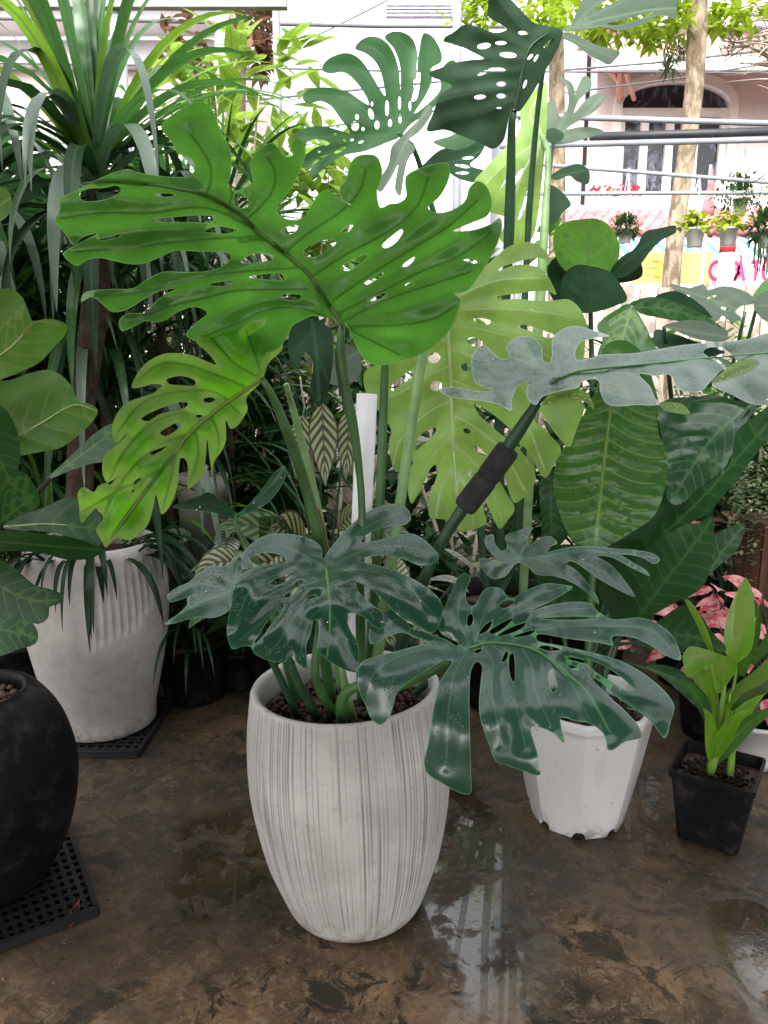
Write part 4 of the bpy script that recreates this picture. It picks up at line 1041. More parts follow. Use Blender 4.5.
# L8: two dark leaves low at the left
blade(mon, M_DARK, "237,513 249,504 264.6,485.6 277,470 285,466 286,474 283,483 272,498.6 259,509 243,515 236,520 230,518 215,513 200,511 192,510 173,507 186,500 197,497 208.6,492 220,498.6 232,509", [(237, 514, 1.66), (285, 467, 1.78), (174, 506, 1.66), (208, 492, 1.62)], "236,514 262,494 285,468", ["235,515 215,505 178,506"], step=4, puff=.006, pw=8, seed=13, label='dark leaf folded like wings')
MB().tube([P(236, 514, 1.66), P(235, 522, 1.66), P(241, 536, 1.66), P(247, 548, 1.66), P(258, 568, 1.64), SOIL(-.13, .04)], [.004, .009, .009, .009, .009, .010]).build('petiole', M_STEM, mon)
blade(mon, M_DARK, "241,551 235,556 226,566 210,566 199,573 189,582 176,588 167,596 170,602 180,600 192,596 188,604 178,614 164,624 172,624 186,620 197,617 210,618 220,616 228,611 233,600 238,585 243,566", [(238, 560, 1.62), (165, 622, 1.5), (168, 596, 1.56), (225, 614, 1.5)], "238,560 231,590 205,600 166,622", ["231,590 197,584 170,597"], step=4, puff=.007, pw=9, wave=.01, seed=14, label='dark leaf low beside the pot')
MB().tube([P(239, 558, 1.625), P(243, 600, 1.64), P(262, 640, 1.60), SOIL(-.13, .0)], [.004, .007, .008, .009]).build('petiole', M_STEM_DARK, mon)
# short stubs, a shoot and the support pipe standing in the soil
MB().tube([SOIL(-.07, -.06), P(292, 668, 1.50), P(287, 640, 1.49)], [.011, .010, .008]).build('petiole', M_STEM_DARK, mon)
MB().tube([SOIL(-.12, -.04), P(270, 655, 1.50), P(258, 630, 1.48)], [.008, .007, .006]).build('petiole', M_STEM_DARK, mon)
MB().tube([SOIL(.0, -.05), P(342, 668, 1.51), P(340, 640, 1.50)], [.012, .009, .003]).build('young_shoot', M_STEM_PALE, mon)
MB().tube([SOIL(-.02, -.09), P(345, 694, 1.48), P(372, 680, 1.47), P(390, 668, 1.46)], [.012, .012, .010, .006]).build('petiole', M_STEM, mon)
pv = MB()
b0, b1 = SOIL(.0, .06), P(367, 394, 1.68)
pv.tube([b0, b1, b1 + (b0 - b1) * .002, b0.lerp(b1, .9)], [.0225, .0225, .019, .019], 24, cap=False, smooth=False)
pv.build('support_pipe', plain('white_pvc', (.78, .78, .80), .35, .06, 6, .5), mon, label='white plastic support pipe')
# ------------------------------------------------------------------ pots
M_POTWHITE = plain('white_plastic_pot', (.60, .59, .59), .45, .06, 5, .45, mud=.07)
M_POTCEM = plain('whitewashed_cement', (.46, .43, .41), .75, .09, 24, .3, bump=.2, bscale=90, mud=.10)
M_POTBLACK = plain('black_pot', (.006, .006, .007), .5, .3, 8, .14, bump=.15, bscale=120, dusty=.35)
M_TRAY = plain('black_plastic_tray', (.012, .012, .013), .45, .2, 20, .5)
M_POTGREY = plain('pale_cement_pot', (.30, .275, .255), .8, .12, 6, .3)
def simple_pot(parent, c, rt, rb, h, mat, n=40, name='pot', soil=True):
    V, F = lathe([(0, .003), (rb, .003), (rb * 1.02, .02), (rt * .985, h * .9), (rt, h * .9), (rt, h), (rt * .92, h), (rt * .9, h * .85), (rt * .88, h * .8)], n)
    p = MB().add(shift(V, c), F).build(name, mat, parent)
    if soil:
        V, F = lathe([(0, h * .84), (rt * .5, h * .845), (rt * .9, h * .83)], 24)
        MB().add(shift(V, c), F).build('soil', M_SOIL, p)
    return p
# white octagonal pot at right with the broad-leaved plant
WP = Vector((.545, 1.97, 0))
an = root('potted_broad_leaf_plant', 'plant with huge ribbed oval leaves in a white eight-sided pot, right of centre', 'potted plant', WP)
def octr(k): 
    def f(a, r, z):
        s = math.pi / 4
        x = ((a + k) % s) - s / 2
        flat = math.cos(s / 2) / math.cos(x)
        bl = .75 if z > .02 else .75
        return r * (bl * flat / .96 + (1 - bl))
    return f
V, F = [], []
prof = [(.105, .0), (.112, .0), (.118, .03), (.138, .14), (.158, .27), (.166, .325), (.171, .33), (.172, .352), (.16, .355), (.155, .33), (.15, .25)]
prof2 = []
for (a, b_) in zip(prof[:-1], prof[1:]):
    for j in range(4): prof2.append((a[0] + (b_[0] - a[0]) * j / 4, a[1] + (b_[1] - a[1]) * j / 4))
prof2.append(prof[-1])
prof2 = [(a * 1.13, z) for a, z in prof2]
V, F = lathe(prof2, 320, octr(.2))
# scalloped drain notches at the foot
V2 = []
for v in V:
    a = math.atan2(v.y, v.x); s = math.pi / 4
    x = abs(((a + .2 + s / 2) % s) - s / 2)
    lift = math.sqrt(max(0, 1 - (x / .14) ** 2))
    z = v.z
    if z < .045: z = z + lift * .020 * (1 - z / .045)
    V2.append(Vector((v.x, v.y, z)))
p = MB().add(shift(V2, WP + Vector((0, 0, .001))), F).build('pot', M_POTWHITE, an)
V, F = lathe([(0, .30), (.08, .305), (.152, .30)], 32)
MB().add(shift(V, WP), F).build('soil', M_SOIL, p)
M_ANTH = leafmat('broad_leaf_bright', (.034, .115, .018), (.18, .32, .09), (.10, .36, .03), .32, .36, .5, dust=(.06, .16, .04), damt=.4, drops=.25, vw=.0017)
M_ANTHD = leafmat('broad_leaf_dark', (.013, .055, .013), (.05, .13, .035), (.03, .16, .02), .2, .4, .25, dust=(.02, .07, .022), damt=.5, drops=.3, vw=.0014)
M_ANTHT = leafmat('broad_leaf_teal', (.015, .062, .020), (.06, .15, .06), (.02, .12, .03), .15, .3, .4, dust=(.025, .08, .032), damt=.6, drops=.5, vw=.0014)
A1m = "618,362 611,408 604,463 595,549"
blade(an, M_ANTH, "606,345 622,340 640,350 652,378 658.8,405 658,430 666,451 667.7,472 663,496 653,517 629,534 612,544 595,553 583,547 572.7,540 562,520 556,500 553,484 558,457 572.7,436 584.5,412.7 596,389 600,362",
      [(611, 380, 2.02), (595, 550, 1.86), (668, 470, 1.96), (555, 490, 1.98), (604, 463, 1.96)], A1m, autoveins(A1m, 13, 62, 75, .04, .95, -.3), step=5, puff=.011, pw=7, wave=.012, sign=1, seed=21, midr=.005, midmat=M_MIDOLIVE, label='bright ribbed oval leaf')
A2m = "638,618 662,585 688,552 711,521"
blade(an, M_ANTHD, "638,624 622,622 605,606 597,580 610,562 641,550.5 658,539 675,530 688,524 700,523 712,517 713.7,538 711,565 703,586 690,596 679,601 660,611 648,619",
      [(638, 620, 1.98), (712, 520, 1.92), (600, 580, 2.04), (705, 585, 1.88)], A2m, autoveins(A2m, 9, 55, 45, .05, .9, -.2), step=5, puff=.005, pw=8, wave=.010, sign=-1, seed=22, label='dark oval leaf seen from below')
A3m = "658,540 700,500 740,455 790,400"
blade(an, M_ANTHD, "654,545 658,525 682,505 697,490 724,472 733,451 736,433 748,421 768,406 785,392 800,385 800,420 768,440 754,457 736,481 718,502 709,513 689,524 672,538", [(658, 540, 2.06), (790, 395, 1.90), (715, 505, 1.93), (733, 445, 2.02)], A3m, autoveins(A3m, 10, 60, 40, .05, .95, -.2), step=5, puff=.005, pw=8, wave=.014, sign=-1, seed=23, label='long leaf slanting up to the right edge')
blade(an, M_ANTHT, "659,405 675,398 695,397 715,395 735,400 757,405 748,420 737,433 731,455 722,472 708,482 690,498 676,505 668,500 666,470 662,440", [(670, 410, 2.18), (740, 405, 2.14), (690, 500, 2.05), (725, 465, 2.06)], "750,405 715,435 690,470 672,500", autoveins("750,405 715,435 690,470 672,500", 9, 55, 50), step=5, puff=.014, pw=9, wave=.02, sign=1, seed=24)
0 and blade(an, M_GREYGREEN, "690,401 700,395 715,400 717,421 703,424 697,432 692,420", [(690, 401, 2.02), (717, 421, 1.98), (702, 425, 1.98)], "700,397 705,422", step=4, puff=.012, seed=25)
blade(an, M_ANTHD, "541,478 552,469 562,478 567,487 568,497 561,505 560,515 566,524 568,535 562,543 556,549 545,546 541,520", [(545, 478, 2.05), (556, 548, 1.98), (566, 510, 1.98)], "550,472 551,510 552,546", autoveins("550,472 551,510 552,546", 8, 60, 20), step=4, puff=.008, pw=5, wave=.02, seed=26)
blade(an, M_ANTHT, "715,535 730,527 744,524 742,540 735,552 720,565 708,574 710,552", [(710, 570, 2.10), (744, 525, 2.16), (715, 540, 2.12)], "709,572 725,548 743,526", autoveins("709,572 725,548 743,526", 6, 55, 25), step=4, puff=.008, pw=6, seed=27)
blade(an, M_ANTHD, "640,640 662,618 688,604 700,614 712,632 726,648 722,656 700,657 675,650 655,650", [(645, 640, 1.98), (725, 650, 1.86), (688, 606, 1.95)], "645,642 690,636 724,651", autoveins("645,642 690,636 724,651", 7, 55, 25), step=5, puff=.006, seed=28)
blade(an, M_ANTHT, "646,667 660.5,664.6 681,670.7 693,681 705.6,695 712,711 710,717 697,708 681,693 664.6,679", [(648, 667, 1.95), (711, 714, 1.84), (690, 676, 1.92)], "647,668 680,682 710,714", step=4, puff=.005, seed=29)
blade(an, M_ANTHD, "540,560 560,545 600,548 640,540 640,600 610,625 575,640 545,620", [(545, 560, 2.12), (600, 630, 2.10), (640, 550, 2.1)], "640,545 590,590 550,630", autoveins("640,545 590,590 550,630", 8, 55, 40), step=6, puff=.006, seed=30)
blade(an, M_ANTHD, "560,480 575,430 600,400 640,410 660,440 680,500 660,560 600,560 565,530", [(570, 480, 2.16), (670, 500, 2.16), (610, 410, 2.24), (620, 555, 2.10)], "640,415 620,480 600,556", autoveins("640,415 620,480 600,556", 8, 55, 40), step=7, puff=.006, seed=31)
b0 = WP + Vector((0, 0, .3))
for i, (e, q) in enumerate(((P(617, 362, 2.03), .010), (P(638, 620, 1.985), .008), (P(658, 542, 2.06), .009), (P(748, 408, 2.13), .008), (P(551, 545, 1.99), .007), (P(646, 668, 1.95), .006), (P(710, 570, 2.1), .006), (P(641, 546, 2.12), .008), (P(640, 416, 2.2), .008), (P(645, 641, 1.98), .007))):
    s = b0 + Vector((rnd.uniform(-.05, .05), rnd.uniform(-.05, .05), 0))
    MB().tube([s, s.lerp(e, .45) + Vector((0, .05, .06)), e], [q * 1.3, q, q * .6], 8).build('petiole', M_STEM_DARK if i else M_STEM, an)

# black square pot with the bright green cordyline
BQ = Vector((.886, 1.873, 0))
cq = root('potted_bright_green_plant', 'small bright green upright plant in a square black pot at the right', 'potted plant', BQ)
b = MB(); rot = Matrix.Rotation(R(-33), 3, 'Z')
def sq(h, z, e=.012):
    q = []
    for sx, sy in ((1, 1), (-1, 1), (-1, -1), (1, -1)):
        for k in range(3):
            a = math.atan2(sy, sx) - math.pi / 4 + math.pi / 4 * k
            q.append(BQ + rot @ Vector((sx * (h - e) + e * math.cos(a), sy * (h - e) + e * math.sin(a), z)))
    return q
rings = [sq(.072, .002), sq(.076, .006), sq(.098, .185), sq(.104, .187), sq(.105, .204), sq(.098, .206), sq(.094, .17), sq(.092, .165)]
V = [v for r_ in rings for v in r_]; n = 12
F = [(i * n + k, i * n + (k + 1) % n, (i + 1) * n + (k + 1) % n, (i + 1) * n + k) for i in range(len(rings) - 1) for k in range(n)] + [tuple(range(n - 1, -1, -1))]
bp = b.add(V, F).build('pot', M_POTBLACK, cq, smooth=False)
V = sq(.0925, .172); MB().add(V, [tuple(range(12))]).build('soil', M_SOIL, bp, smooth=False)
def crumbs(parent, c, rad, n, seed, mat=None):
    r = random.Random(seed); b = MB()
    for i in range(n):
        t = r.uniform(0, 6.283); s = rad * math.sqrt(r.random()); q = r.uniform(.003, .009)
        m = Matrix.Rotation(r.uniform(0, 6), 3, rdir(r, -90, 90)) @ Matrix.Diagonal((q, q * .8, q * .6))
        vs = [Vector(c) + Vector((s * math.cos(t), s * math.sin(t), r.uniform(0, .005))) + m @ Vector(v) for v in ((1, 0, 0), (-1, .1, 0), (0, 1, .1), (0, -1, 0), (0, 0, 1), (.1, 0, -1))]
        b.add(vs, [(0, 2, 4), (2, 1, 4), (1, 3, 4), (3, 0, 4), (2, 0, 5), (1, 2, 5), (3, 1, 5), (0, 3, 5)])
    o = b.build('soil_crumbs', mat or M_CRUMB, parent); o['kind'] = 'stuff'
M_CRUMB = plain('soil_crumb', (.030, .020, .014), .85, .5, 60, .2)
crumbs(bp, BQ + Vector((0, 0, .173)), .088, 420, 5)
crumbs(p, WP + Vector((0, 0, .305)), .15, 500, 6)
M_CORD = leafmat('cordyline_bright', (.12, .31, .018), (.24, .36, .07), (.30, .66, .03), .45, .3, .5, vw=.0016, rim=(.3, .42, .08))
M_CORDD = leafmat('cordyline_green', (.035, .12, .02), (.10, .2, .05), (.09, .3, .02), .3, .32, .5, vw=.0014)
def cv(m): return autoveins(m, 7, 14, 60, .05, .6, .3)
blade(cq, M_CORDD, "738,675 738,655 750,640 756,615 755,600 760,610 761,625 758,645 750,666 744,676", [(738, 675, 1.90), (757, 605, 1.90), (760, 630, 1.88)], "740,674 753,640 758,606", step=4, seed=41)
blade(cq, M_CORD, "728,658 724,646 726,621.5 731,605 736.4,593 745.6,577.4 751,588 754,601 755,621 751,650 744,658 738,662 733,664", [(730, 660, 1.87), (746, 578, 1.90), (725, 630, 1.89), (755, 630, 1.85)], "731,662 740,625 745.6,579", cv("731,662 740,625 745.6,579"), step=4, puff=.006, pw=4, seed=42, label='upright leaf with a reddish midrib')
blade(cq, M_CORD, "721,691 718,675 714,664 702,669 695,674 688,677.5 684,666 683,656 686,650 689.5,646.5 701.5,648 722,655 736,660 737,668 730,680", [(722, 690, 1.86), (686, 668, 1.80), (736, 662, 1.86), (690, 648, 1.84)], "721,690 723,668 700,656 685,662", cv("721,690 723,668 700,656 685,662"), step=4, puff=.004, pw=4, seed=43, label='leaf folded over at the tip')
blade(cq, M_CORDD, "753,666 755,654 762,641 770,630 780,622 778,640 769,652 760,660", [(753, 666, 1.87), (778, 625, 1.84), (778, 640, 1.82)], "754,664 777,628", cv("754,664 777,628"), step=4, seed=44)
blade(cq, M_CORD, "724,702 726,694 738,683 755,670.7 768,658 785,645 790,655 775,671 763,683 747,691 733,704 728,712", [(726, 702, 1.86), (788, 650, 1.78), (770, 675, 1.76)], "726,702 750,684 788,651", cv("726,702 750,684 788,651"), step=4, puff=.004, pw=4, seed=45)
blade(cq, M_CORDD, "728,709 742,692 757,681 768,676 790,668 800,676 785,688 763,694 745,702 734,710", [(729, 708, 1.84), (795, 674, 1.74), (770, 692, 1.75)], "729,708 760,686 798,674", cv("729,708 760,686 798,674"), step=4, seed=46)
blade(cq, M_CORD, "685,599 690,601 705,625 713,648 720,675 723,691 718,693 707,652 697,625", [(720, 690, 1.87), (687, 600, 1.93), (700, 630, 1.9)], "720,690 710,645 687,601", step=4, seed=47)
b = MB(); zq = BQ + Vector((-.02, 0, .172))
for e, q in ((P(724, 692, 1.862), .016), (P(735, 680, 1.866), .010), (P(729, 705, 1.845), .010)):
    b.tube([zq, zq.lerp(e, .6) + Vector((.004, 0, 0)), e, e + Vector((.003, .004, .03))], [.011, .011, q * .6, .003], 10)
s2 = zq + Vector((.05, -.01, 0)); b.tube([s2, P(733, 740, 1.86), P(737, 700, 1.865)], [.010, .009, .004], 8)
b.build('stem', plain('cordyline_stalk', (.16, .28, .04), .4, .3, 9, .5), cq)

r = random.Random(77)
for i in range(9):
    az = R(-150 + i * 33); d = Vector((math.cos(az) * .5, math.sin(az) * .35, 1)).normalized()
    s = zq + Vector((math.cos(az) * .012, math.sin(az) * .012, r.uniform(.03, .16)))
    b = MB(); b.add(*leaf_geo(s, d, Vector((-math.cos(az) * .6, -.9, .4)), r.uniform(.2, .3), r.uniform(.038, .055), r.uniform(.8, 1.7), .35, 12, 3)); b.build('leaf', M_CORD if i % 3 else M_CORDD, cq)
# small white pot at the right edge
SW = Vector((G(766, 775).x, G(766, 775).y + .09, 0))
sw = root('potted_striped_plant', 'small striped-leaf plant in a low white pot at the right edge', 'potted plant', SW)
simple_pot(sw, SW, .098, .078, .15, M_POTWHITE)
def stripemat(name, dark, pale, nst=9, amt=.9, trans=(.1, .2, .05)):
    """oval leaf with dark feather stripes along its side veins"""
    a = NT(name)
    uv = a.coord('UV')
    s = a.n('ShaderNodeSeparateXYZ', {0: uv})
    x = a.math('ABSOLUTE', a.math('SUBTRACT', s.outputs[0], .5))
    ph = a.math('SUBTRACT', s.outputs[1], a.math('MULTIPLY', x, .45))
    wv = a.math('SINE', a.math('MULTIPLY', ph, nst * 6.283))
    wv = a.math('ADD', wv, a.math('MULTIPLY', a.noise(30, 2), .6))
    lim = a.math('ADD', a.math('MULTIPLY', x, 1.6), -.25)
    st = a.ramp(a.math('SUBTRACT', wv, lim), .05, .45)
    mid = a.ramp(x, .012, .035, 1, 0)
    edge = a.ramp(x, .42, .47)
    k = a.math('MAXIMUM', a.math('MAXIMUM', st, mid), edge)
    c = a.mix(a.math('MULTIPLY', k, amt), pale, dark)
    p = a.princ(Base_Color=c, Roughness=.38, Specular_IOR_Level=.5)
    t = a.n('ShaderNodeBsdfTranslucent', {'Color': a.mix(k, trans, sc(dark, 2))}).outputs[0]
    return a.done(a.n('ShaderNodeMixShader', {0: .2, 1: p, 2: t}).outputs[0])
M_CAL = stripemat('feather_striped_leaf', (.035, .018, .016), (.30, .36, .17), 8, .95)
M_CALD = stripemat('striped_leaf_dark', (.012, .028, .012), (.10, .17, .06), 8, .9)
M_CALS = stripemat('striped_leaf_silver', (.018, .03, .018), (.42, .46, .40), 10, .9)
r = random.Random(5)
for i in range(9):
    d = rdir(r, 10, 60); s = SW + Vector((0, 0, .13))
    b = MB(); b.tube([s, s + d * .05], .003, 5, smooth=False); st = b.build('petiole', M_STEM, sw)
    b = MB(); b.add(*leaf_geo(s + d * .05, d, Vector((0, 0, 1)), .13, .07, .8, .15, 8, 3)); b.build('leaf', M_CALD if i % 2 else M_CALS, sw, uv=True)

# ------------------------------------------------------------------ left white pot, tray, strap-leaved plant
LP = Vector((-.975, 2.50, .022))
lp = root('potted_strap_leaf_plant', 'tall brown-stemmed plant with long arching strap leaves in a big white pot, left', 'potted plant', LP)
prof = [(0, .0), (.165, .0), (.172, .008), (.172, .03), (.176, .07), (.19, .13), (.21, .22), (.228, .32), (.238, .42), (.238, .50), (.23, .57), (.215, .625), (.208, .645), (.2, .65), (.192, .645), (.19, .60), (.19, .55)]
P2 = []
for (a, c) in zip(prof[:-1], prof[1:]):
    k = max(1, int(math.hypot(a[0] - c[0], a[1] - c[1]) / .012))
    for j in range(k): P2.append((a[0] + (c[0] - a[0]) * j / k, a[1] + (c[1] - a[1]) * j / k))
P2.append(prof[-1])
def carve(a, r_, z):
    k = ((math.degrees(a) + 180) % 360) - 180 + 70
    lim = (.33 + .0022 * k + .012 * math.cos(k * .12)) if -12 < k < 110 else 9
    if z > lim + .012 and .1 < z < .61 and r_ > .2:
        fd = min(1, (k + 12) / 12, (110 - k) / 12, (z - lim - .012) / .01 + .2, (.61 - z) / .02)
        return r_ - .0075 * fd * (.5 + .5 * math.cos(a * 58)) ** .7
    return r_
V, F = lathe(P2, 464, carve)
pt = MB().add(shift(V, LP), F).build('pot', M_POTCEM, lp, label='white pot carved with grooves above a wavy line')
V, F = lathe([(0, .60), (.1, .605), (.19, .59)], 32); MB().add(shift(V, LP), F).build('soil', M_SOIL, pt)
def tray(name, label, corners, z0, grp):
    c = sum(corners, Vector()) / 4
    o = root(name, label, 'tray', (c.x, c.y, 0), grp)
    b = MB()
    for a_, b_ in zip(corners, corners[1:] + corners[:1]):
        m = (a_ + b_) / 2; d = b_ - a_
        b.box((m.x, m.y, z0 / 2 + .002), (d.length, .012, z0), math.atan2(d.y, d.x))
    b.build('rim', M_TRAY, o, smooth=False)
    b = MB(); n = 14
    for i in range(1, n):
        t = i / n
        for A, B in ((corners[0].lerp(corners[1], t), corners[3].lerp(corners[2], t)), (corners[0].lerp(corners[3], t), corners[1].lerp(corners[2], t))):
            m = (A + B) / 2; d = B - A
            b.box((m.x, m.y, z0 * .62 + (0 if A is None else rnd.uniform(-.0006, .0006))), (d.length - .01, .010, .008), math.atan2(d.y, d.x))
    b.build('grid', M_TRAY, o, smooth=False)
c0 = G(138, 758); c1 = G(183, 699); e = (c1 - c0)
c3 = G(60, 757); ex = (c3 - c0).normalized(); ey = Vector((-ex.y, ex.x, 0)); ey = -ey if ey.y < 0 else ey
L1_ = .42
tray('plant_tray', 'black plastic grid tray under the big white pot at left', [c0, c0 + ex * L1_, c0 + ex * L1_ + ey * L1_ * .9 , c0 + ey * L1_ * .9], .022, 'black plastic trays')
# stem and strap leaves
M_TRUNK = barkmat('ringed_brown_stem', (.035, .020, .016), (.085, .048, .035), 40)
hd = P(97, 190, 2.45)
trk = MB().tube([LP + Vector((-.05, .0, .6)), P(80, 480, 2.5), P(82, 410, 2.48), P(92, 330, 2.46), P(98, 270, 2.45), hd], [.05, .042, .04, .04, .038, .03], 16)
trk.build('stem', M_TRUNK, lp)
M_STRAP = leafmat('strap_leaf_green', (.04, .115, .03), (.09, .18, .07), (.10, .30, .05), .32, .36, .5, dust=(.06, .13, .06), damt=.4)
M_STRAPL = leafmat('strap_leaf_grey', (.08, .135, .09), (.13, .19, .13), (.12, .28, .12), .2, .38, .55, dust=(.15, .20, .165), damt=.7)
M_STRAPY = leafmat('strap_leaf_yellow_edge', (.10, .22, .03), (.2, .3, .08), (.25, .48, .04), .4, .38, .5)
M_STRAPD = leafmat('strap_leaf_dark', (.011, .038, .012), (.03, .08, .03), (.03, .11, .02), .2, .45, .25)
r = random.Random(21)
def straps(parent, c, n, L, W, el, droop, mats, r, axis=Vector((0, 0, 1)), spread=.06, az=(0, 360), name='leaf', fold=.25, nn=12, twist=.6):
    for i in range(n):
        t = i / max(n - 1, 1)
        d = rdir(r, *el, *az)
        b = MB(); b.add(*strap_geo(Vector(c) + d * .02 + axis * spread * r.uniform(-1, 1), d, L * r.uniform(.75, 1.15), W * r.uniform(.8, 1.15), droop * r.uniform(.75, 1.25), fold, nn, r.uniform(-twist, twist)))
        b.build(name, r.choice(mats), parent)
straps(lp, hd + Vector((0, 0, .05)), 42, .72, .037, (35, 88), 1.35, [M_STRAP, M_STRAP, M_STRAP, M_STRAPY], r, spread=.05)
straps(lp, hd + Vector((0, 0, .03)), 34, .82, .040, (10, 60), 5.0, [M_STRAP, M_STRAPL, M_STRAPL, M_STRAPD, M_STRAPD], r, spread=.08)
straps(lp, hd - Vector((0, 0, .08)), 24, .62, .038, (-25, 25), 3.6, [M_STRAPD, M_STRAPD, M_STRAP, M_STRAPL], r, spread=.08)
# grass planted round its foot
r = random.Random(23)
M_MONDO = leafmat('dark_grass_leaf', (.006, .022, .007), (.012, .035, .012), (.012, .05, .01), .15, .45, .2)
mo = root('edging_grass', 'dark grassy leaves growing over the rim of the big white pot at left', 'plant', LP + Vector((0, 0, .6)))
for i in range(80):
    a = r.uniform(0, 6.283); q = r.uniform(.10, .19)
    d = Vector((math.cos(a), math.sin(a), r.uniform(.1, 1.1))).normalized()
    b = MB(); b.add(*strap_geo(LP + Vector((math.cos(a) * q, math.sin(a) * q, .605)), d, r.uniform(.22, .42), r.uniform(.014, .028), r.uniform(2.5, 4.5), .3, 10, .4)); b.build('leaf', M_MONDO, mo)

# ------------------------------------------------------------------ round black pot, tray, fiddle-leaf fig
BP = Vector((-.955, 1.66, .022))
fg = root('potted_fiddle_leaf_fig', 'fiddle-leaf fig in a round matt black pot at the left edge', 'potted plant', BP)
prof = [(0, 0), (.12, 0), (.135, .01), (.16, .05), (.195, .13), (.213, .21), (.218, .28), (.208, .35), (.185, .415), (.152, .465), (.135, .482), (.122, .487), (.112, .483), (.108, .47), (.115, .44)]
V, F = lathe([tuple(q) for q in catmull([(a, b_) for a, b_ in prof], False, .012)], 96)
pt = MB().add(shift(V, BP), F).build('pot', M_POTBLACK, fg)
V, F = lathe([(0, .45), (.06, .452), (.118, .448)], 32); MB().add(shift(V, BP), F).build('soil', M_SOIL, pt)
b = MB()
for i in range(120):
    t = r.uniform(0, 6.28); s = .1 * math.sqrt(r.random()); q = r.uniform(.006, .011)
    vs, fs = lathe([(.001, -q), (q * .8, -q * .4), (q, .2 * q), (q * .5, q * .8), (.001, q)], 7); b.add(shift(vs, BP + Vector((s * math.cos(t), s * math.sin(t), .456))), fs)
o = b.build('pebbles', M_CLAY, pt); o['kind'] = 'stuff'
c0 = G(79, 896); c1 = G(44, 878)
tray('plant_tray', 'black plastic grid tray under the round black pot', [Vector((-.66, 1.56, 0)), Vector((-.90, 1.40, 0)), Vector((-1.16, 1.72, 0)), Vector((-.88, 1.92, 0))], .022, 'black plastic trays')
M_FIGU = leafmat('fig_leaf_underside', (.07, .17, .02), (.24, .30, .08), (.15, .40, .02), .40, .5, .35, vw=.0009)
M_FIGD = leafmat('fig_leaf_upper', (.014, .058, .014), (.06, .14, .03), (.04, .18, .03), .15, .36, .28, drops=.4, vw=.0008)
def fv(m): return autoveins(m, 5, 48, 45, .12, .85, .1)
FM = {'a': "-30,372 5,352 20,338 34,322", 'b': "-10,448 15,437 40,424 75,405 97,411"}
blade(fg, M_FIGU, "-40,300 -15,290 0,289 12,289 22,297 28,310 33,321 45,319 60,321 67,326 65,335 55,346 40,362 25,370 10,376 -15,385 -40,385", [(-30, 372, 1.42), (34, 322, 1.42), (5, 290, 1.42), (65, 330, 1.48), (10, 376, 1.38)], "-35,375 5,352 20,338 34,322 60,325", fv(FM['a']), step=5, puff=.007, pw=9, wave=.012, sign=-1, seed=51, midr=.0025, midmat=M_MIDPALE)
blade(fg, M_FIGU, "-30,385 10,380 30,373 50,370 62,376 72,387 79,402 90,404 98,411 92,422 75,438 60,448 40,452 20,456 -15,462 -40,460", [(-10, 450, 1.36), (97, 411, 1.46), (50, 370, 1.48), (40, 452, 1.36)], FM['b'], fv(FM['b']), step=5, puff=.007, pw=9, wave=.012, sign=-1, seed=52, midr=.0025, midmat=M_MIDPALE)
blade(fg, M_FIGD, "-20,400 5,409 14,423 20,445 18,470 8,490 -10,502 -30,480", [(-20, 450, 1.28), (18, 450, 1.32), (0, 500, 1.30)], "-20,420 5,470 12,488", fv("-20,420 5,470 12,488"), step=5, puff=.006, seed=53)
blade(fg, M_FIGD, "3,527 20,516 40,509 70,497 85,500 98,510 103,530 99,546 85,541 70,537 60,534 35,531 15,530", [(5, 527, 1.40), (100, 530, 1.34), (70, 498, 1.46), (60, 535, 1.32)], "4,527 50,524 101,530", fv("4,527 50,524 101,530"), step=5, puff=.006, pw=7, wave=.008, seed=54, midr=.002, midmat=M_MIDPALE)
blade(fg, M_FIGD, "-30,532 5,531 30,532 60,536 80,537 99,546 102,550 95,557 70,560 40,553 10,551 -30,552", [(-20, 540, 1.40), (100, 550, 1.34), (60, 557, 1.37), (60, 537, 1.322)], "-20,540 100,550", [], step=5, puff=.004, seed=55)
blade(fg, M_FIGD, "-20,555 10,565 35,585 50,589 61,594 60,603 50,607 48,618 38,624 20,617 -20,598", [(-20, 570, 1.40), (60, 598, 1.34), (30, 622, 1.30)], "-20,575 30,600 58,600", fv("-20,575 30,600 58,600"), step=5, puff=.006, seed=56)
blade(fg, M_FIGD, "-20,596 10,605 30,620 38,633 36,643 20,649 -20,658", [(-20, 620, 1.46), (38, 635, 1.40), (10, 650, 1.40)], "-20,625 36,637", fv("-20,625 36,637"), step=5, puff=.005, seed=57)
blade(fg, M_FIGD, "46,480 62,464 80,447 98,431 114,424 120,440 108,460 90,464 72,470", [(48, 480, 1.62), (114, 426, 1.72), (110, 460, 1.62)], "47,480 80,456 116,430", fv("47,480 80,456 116,430"), step=5, puff=.006, seed=58)
blade(fg, M_FIGU, "-15,186 0,186 8,191 12,200 10,212 3,220 -15,225", [(-15, 205, 1.45), (12, 203, 1.48), (0, 222, 1.45)], "-15,215 10,198", step=4, seed=59)
blade(fg, M_FIGD, "0,480 20,470 40,500 30,515 5,526 -15,520", [(0, 480, 1.5), (38, 500, 1.52), (0, 525, 1.46)], "0,522 34,496", fv("0,522 34,496"), step=5, puff=.006, seed=60)
st0 = BP + Vector((0, 0, .45))
MB().tube([st0, P(-25, 600, 1.58), P(-12, 545, 1.55), P(-20, 440, 1.5), P(-25, 300, 1.48), P(-20, 215, 1.48)], [.016, .015, .014, .012, .010, .006], 10).build('stem', plain('fig_bark', (.035, .022, .016), .8), fg)
MB().tube([P(-12, 545, 1.55), P(5, 522, 1.53), P(30, 500, 1.57), P(50, 479, 1.62)], [.009, .008, .007, .005], 8).build('branch', plain('fig_twig', (.022, .014, .011), .8), fg)

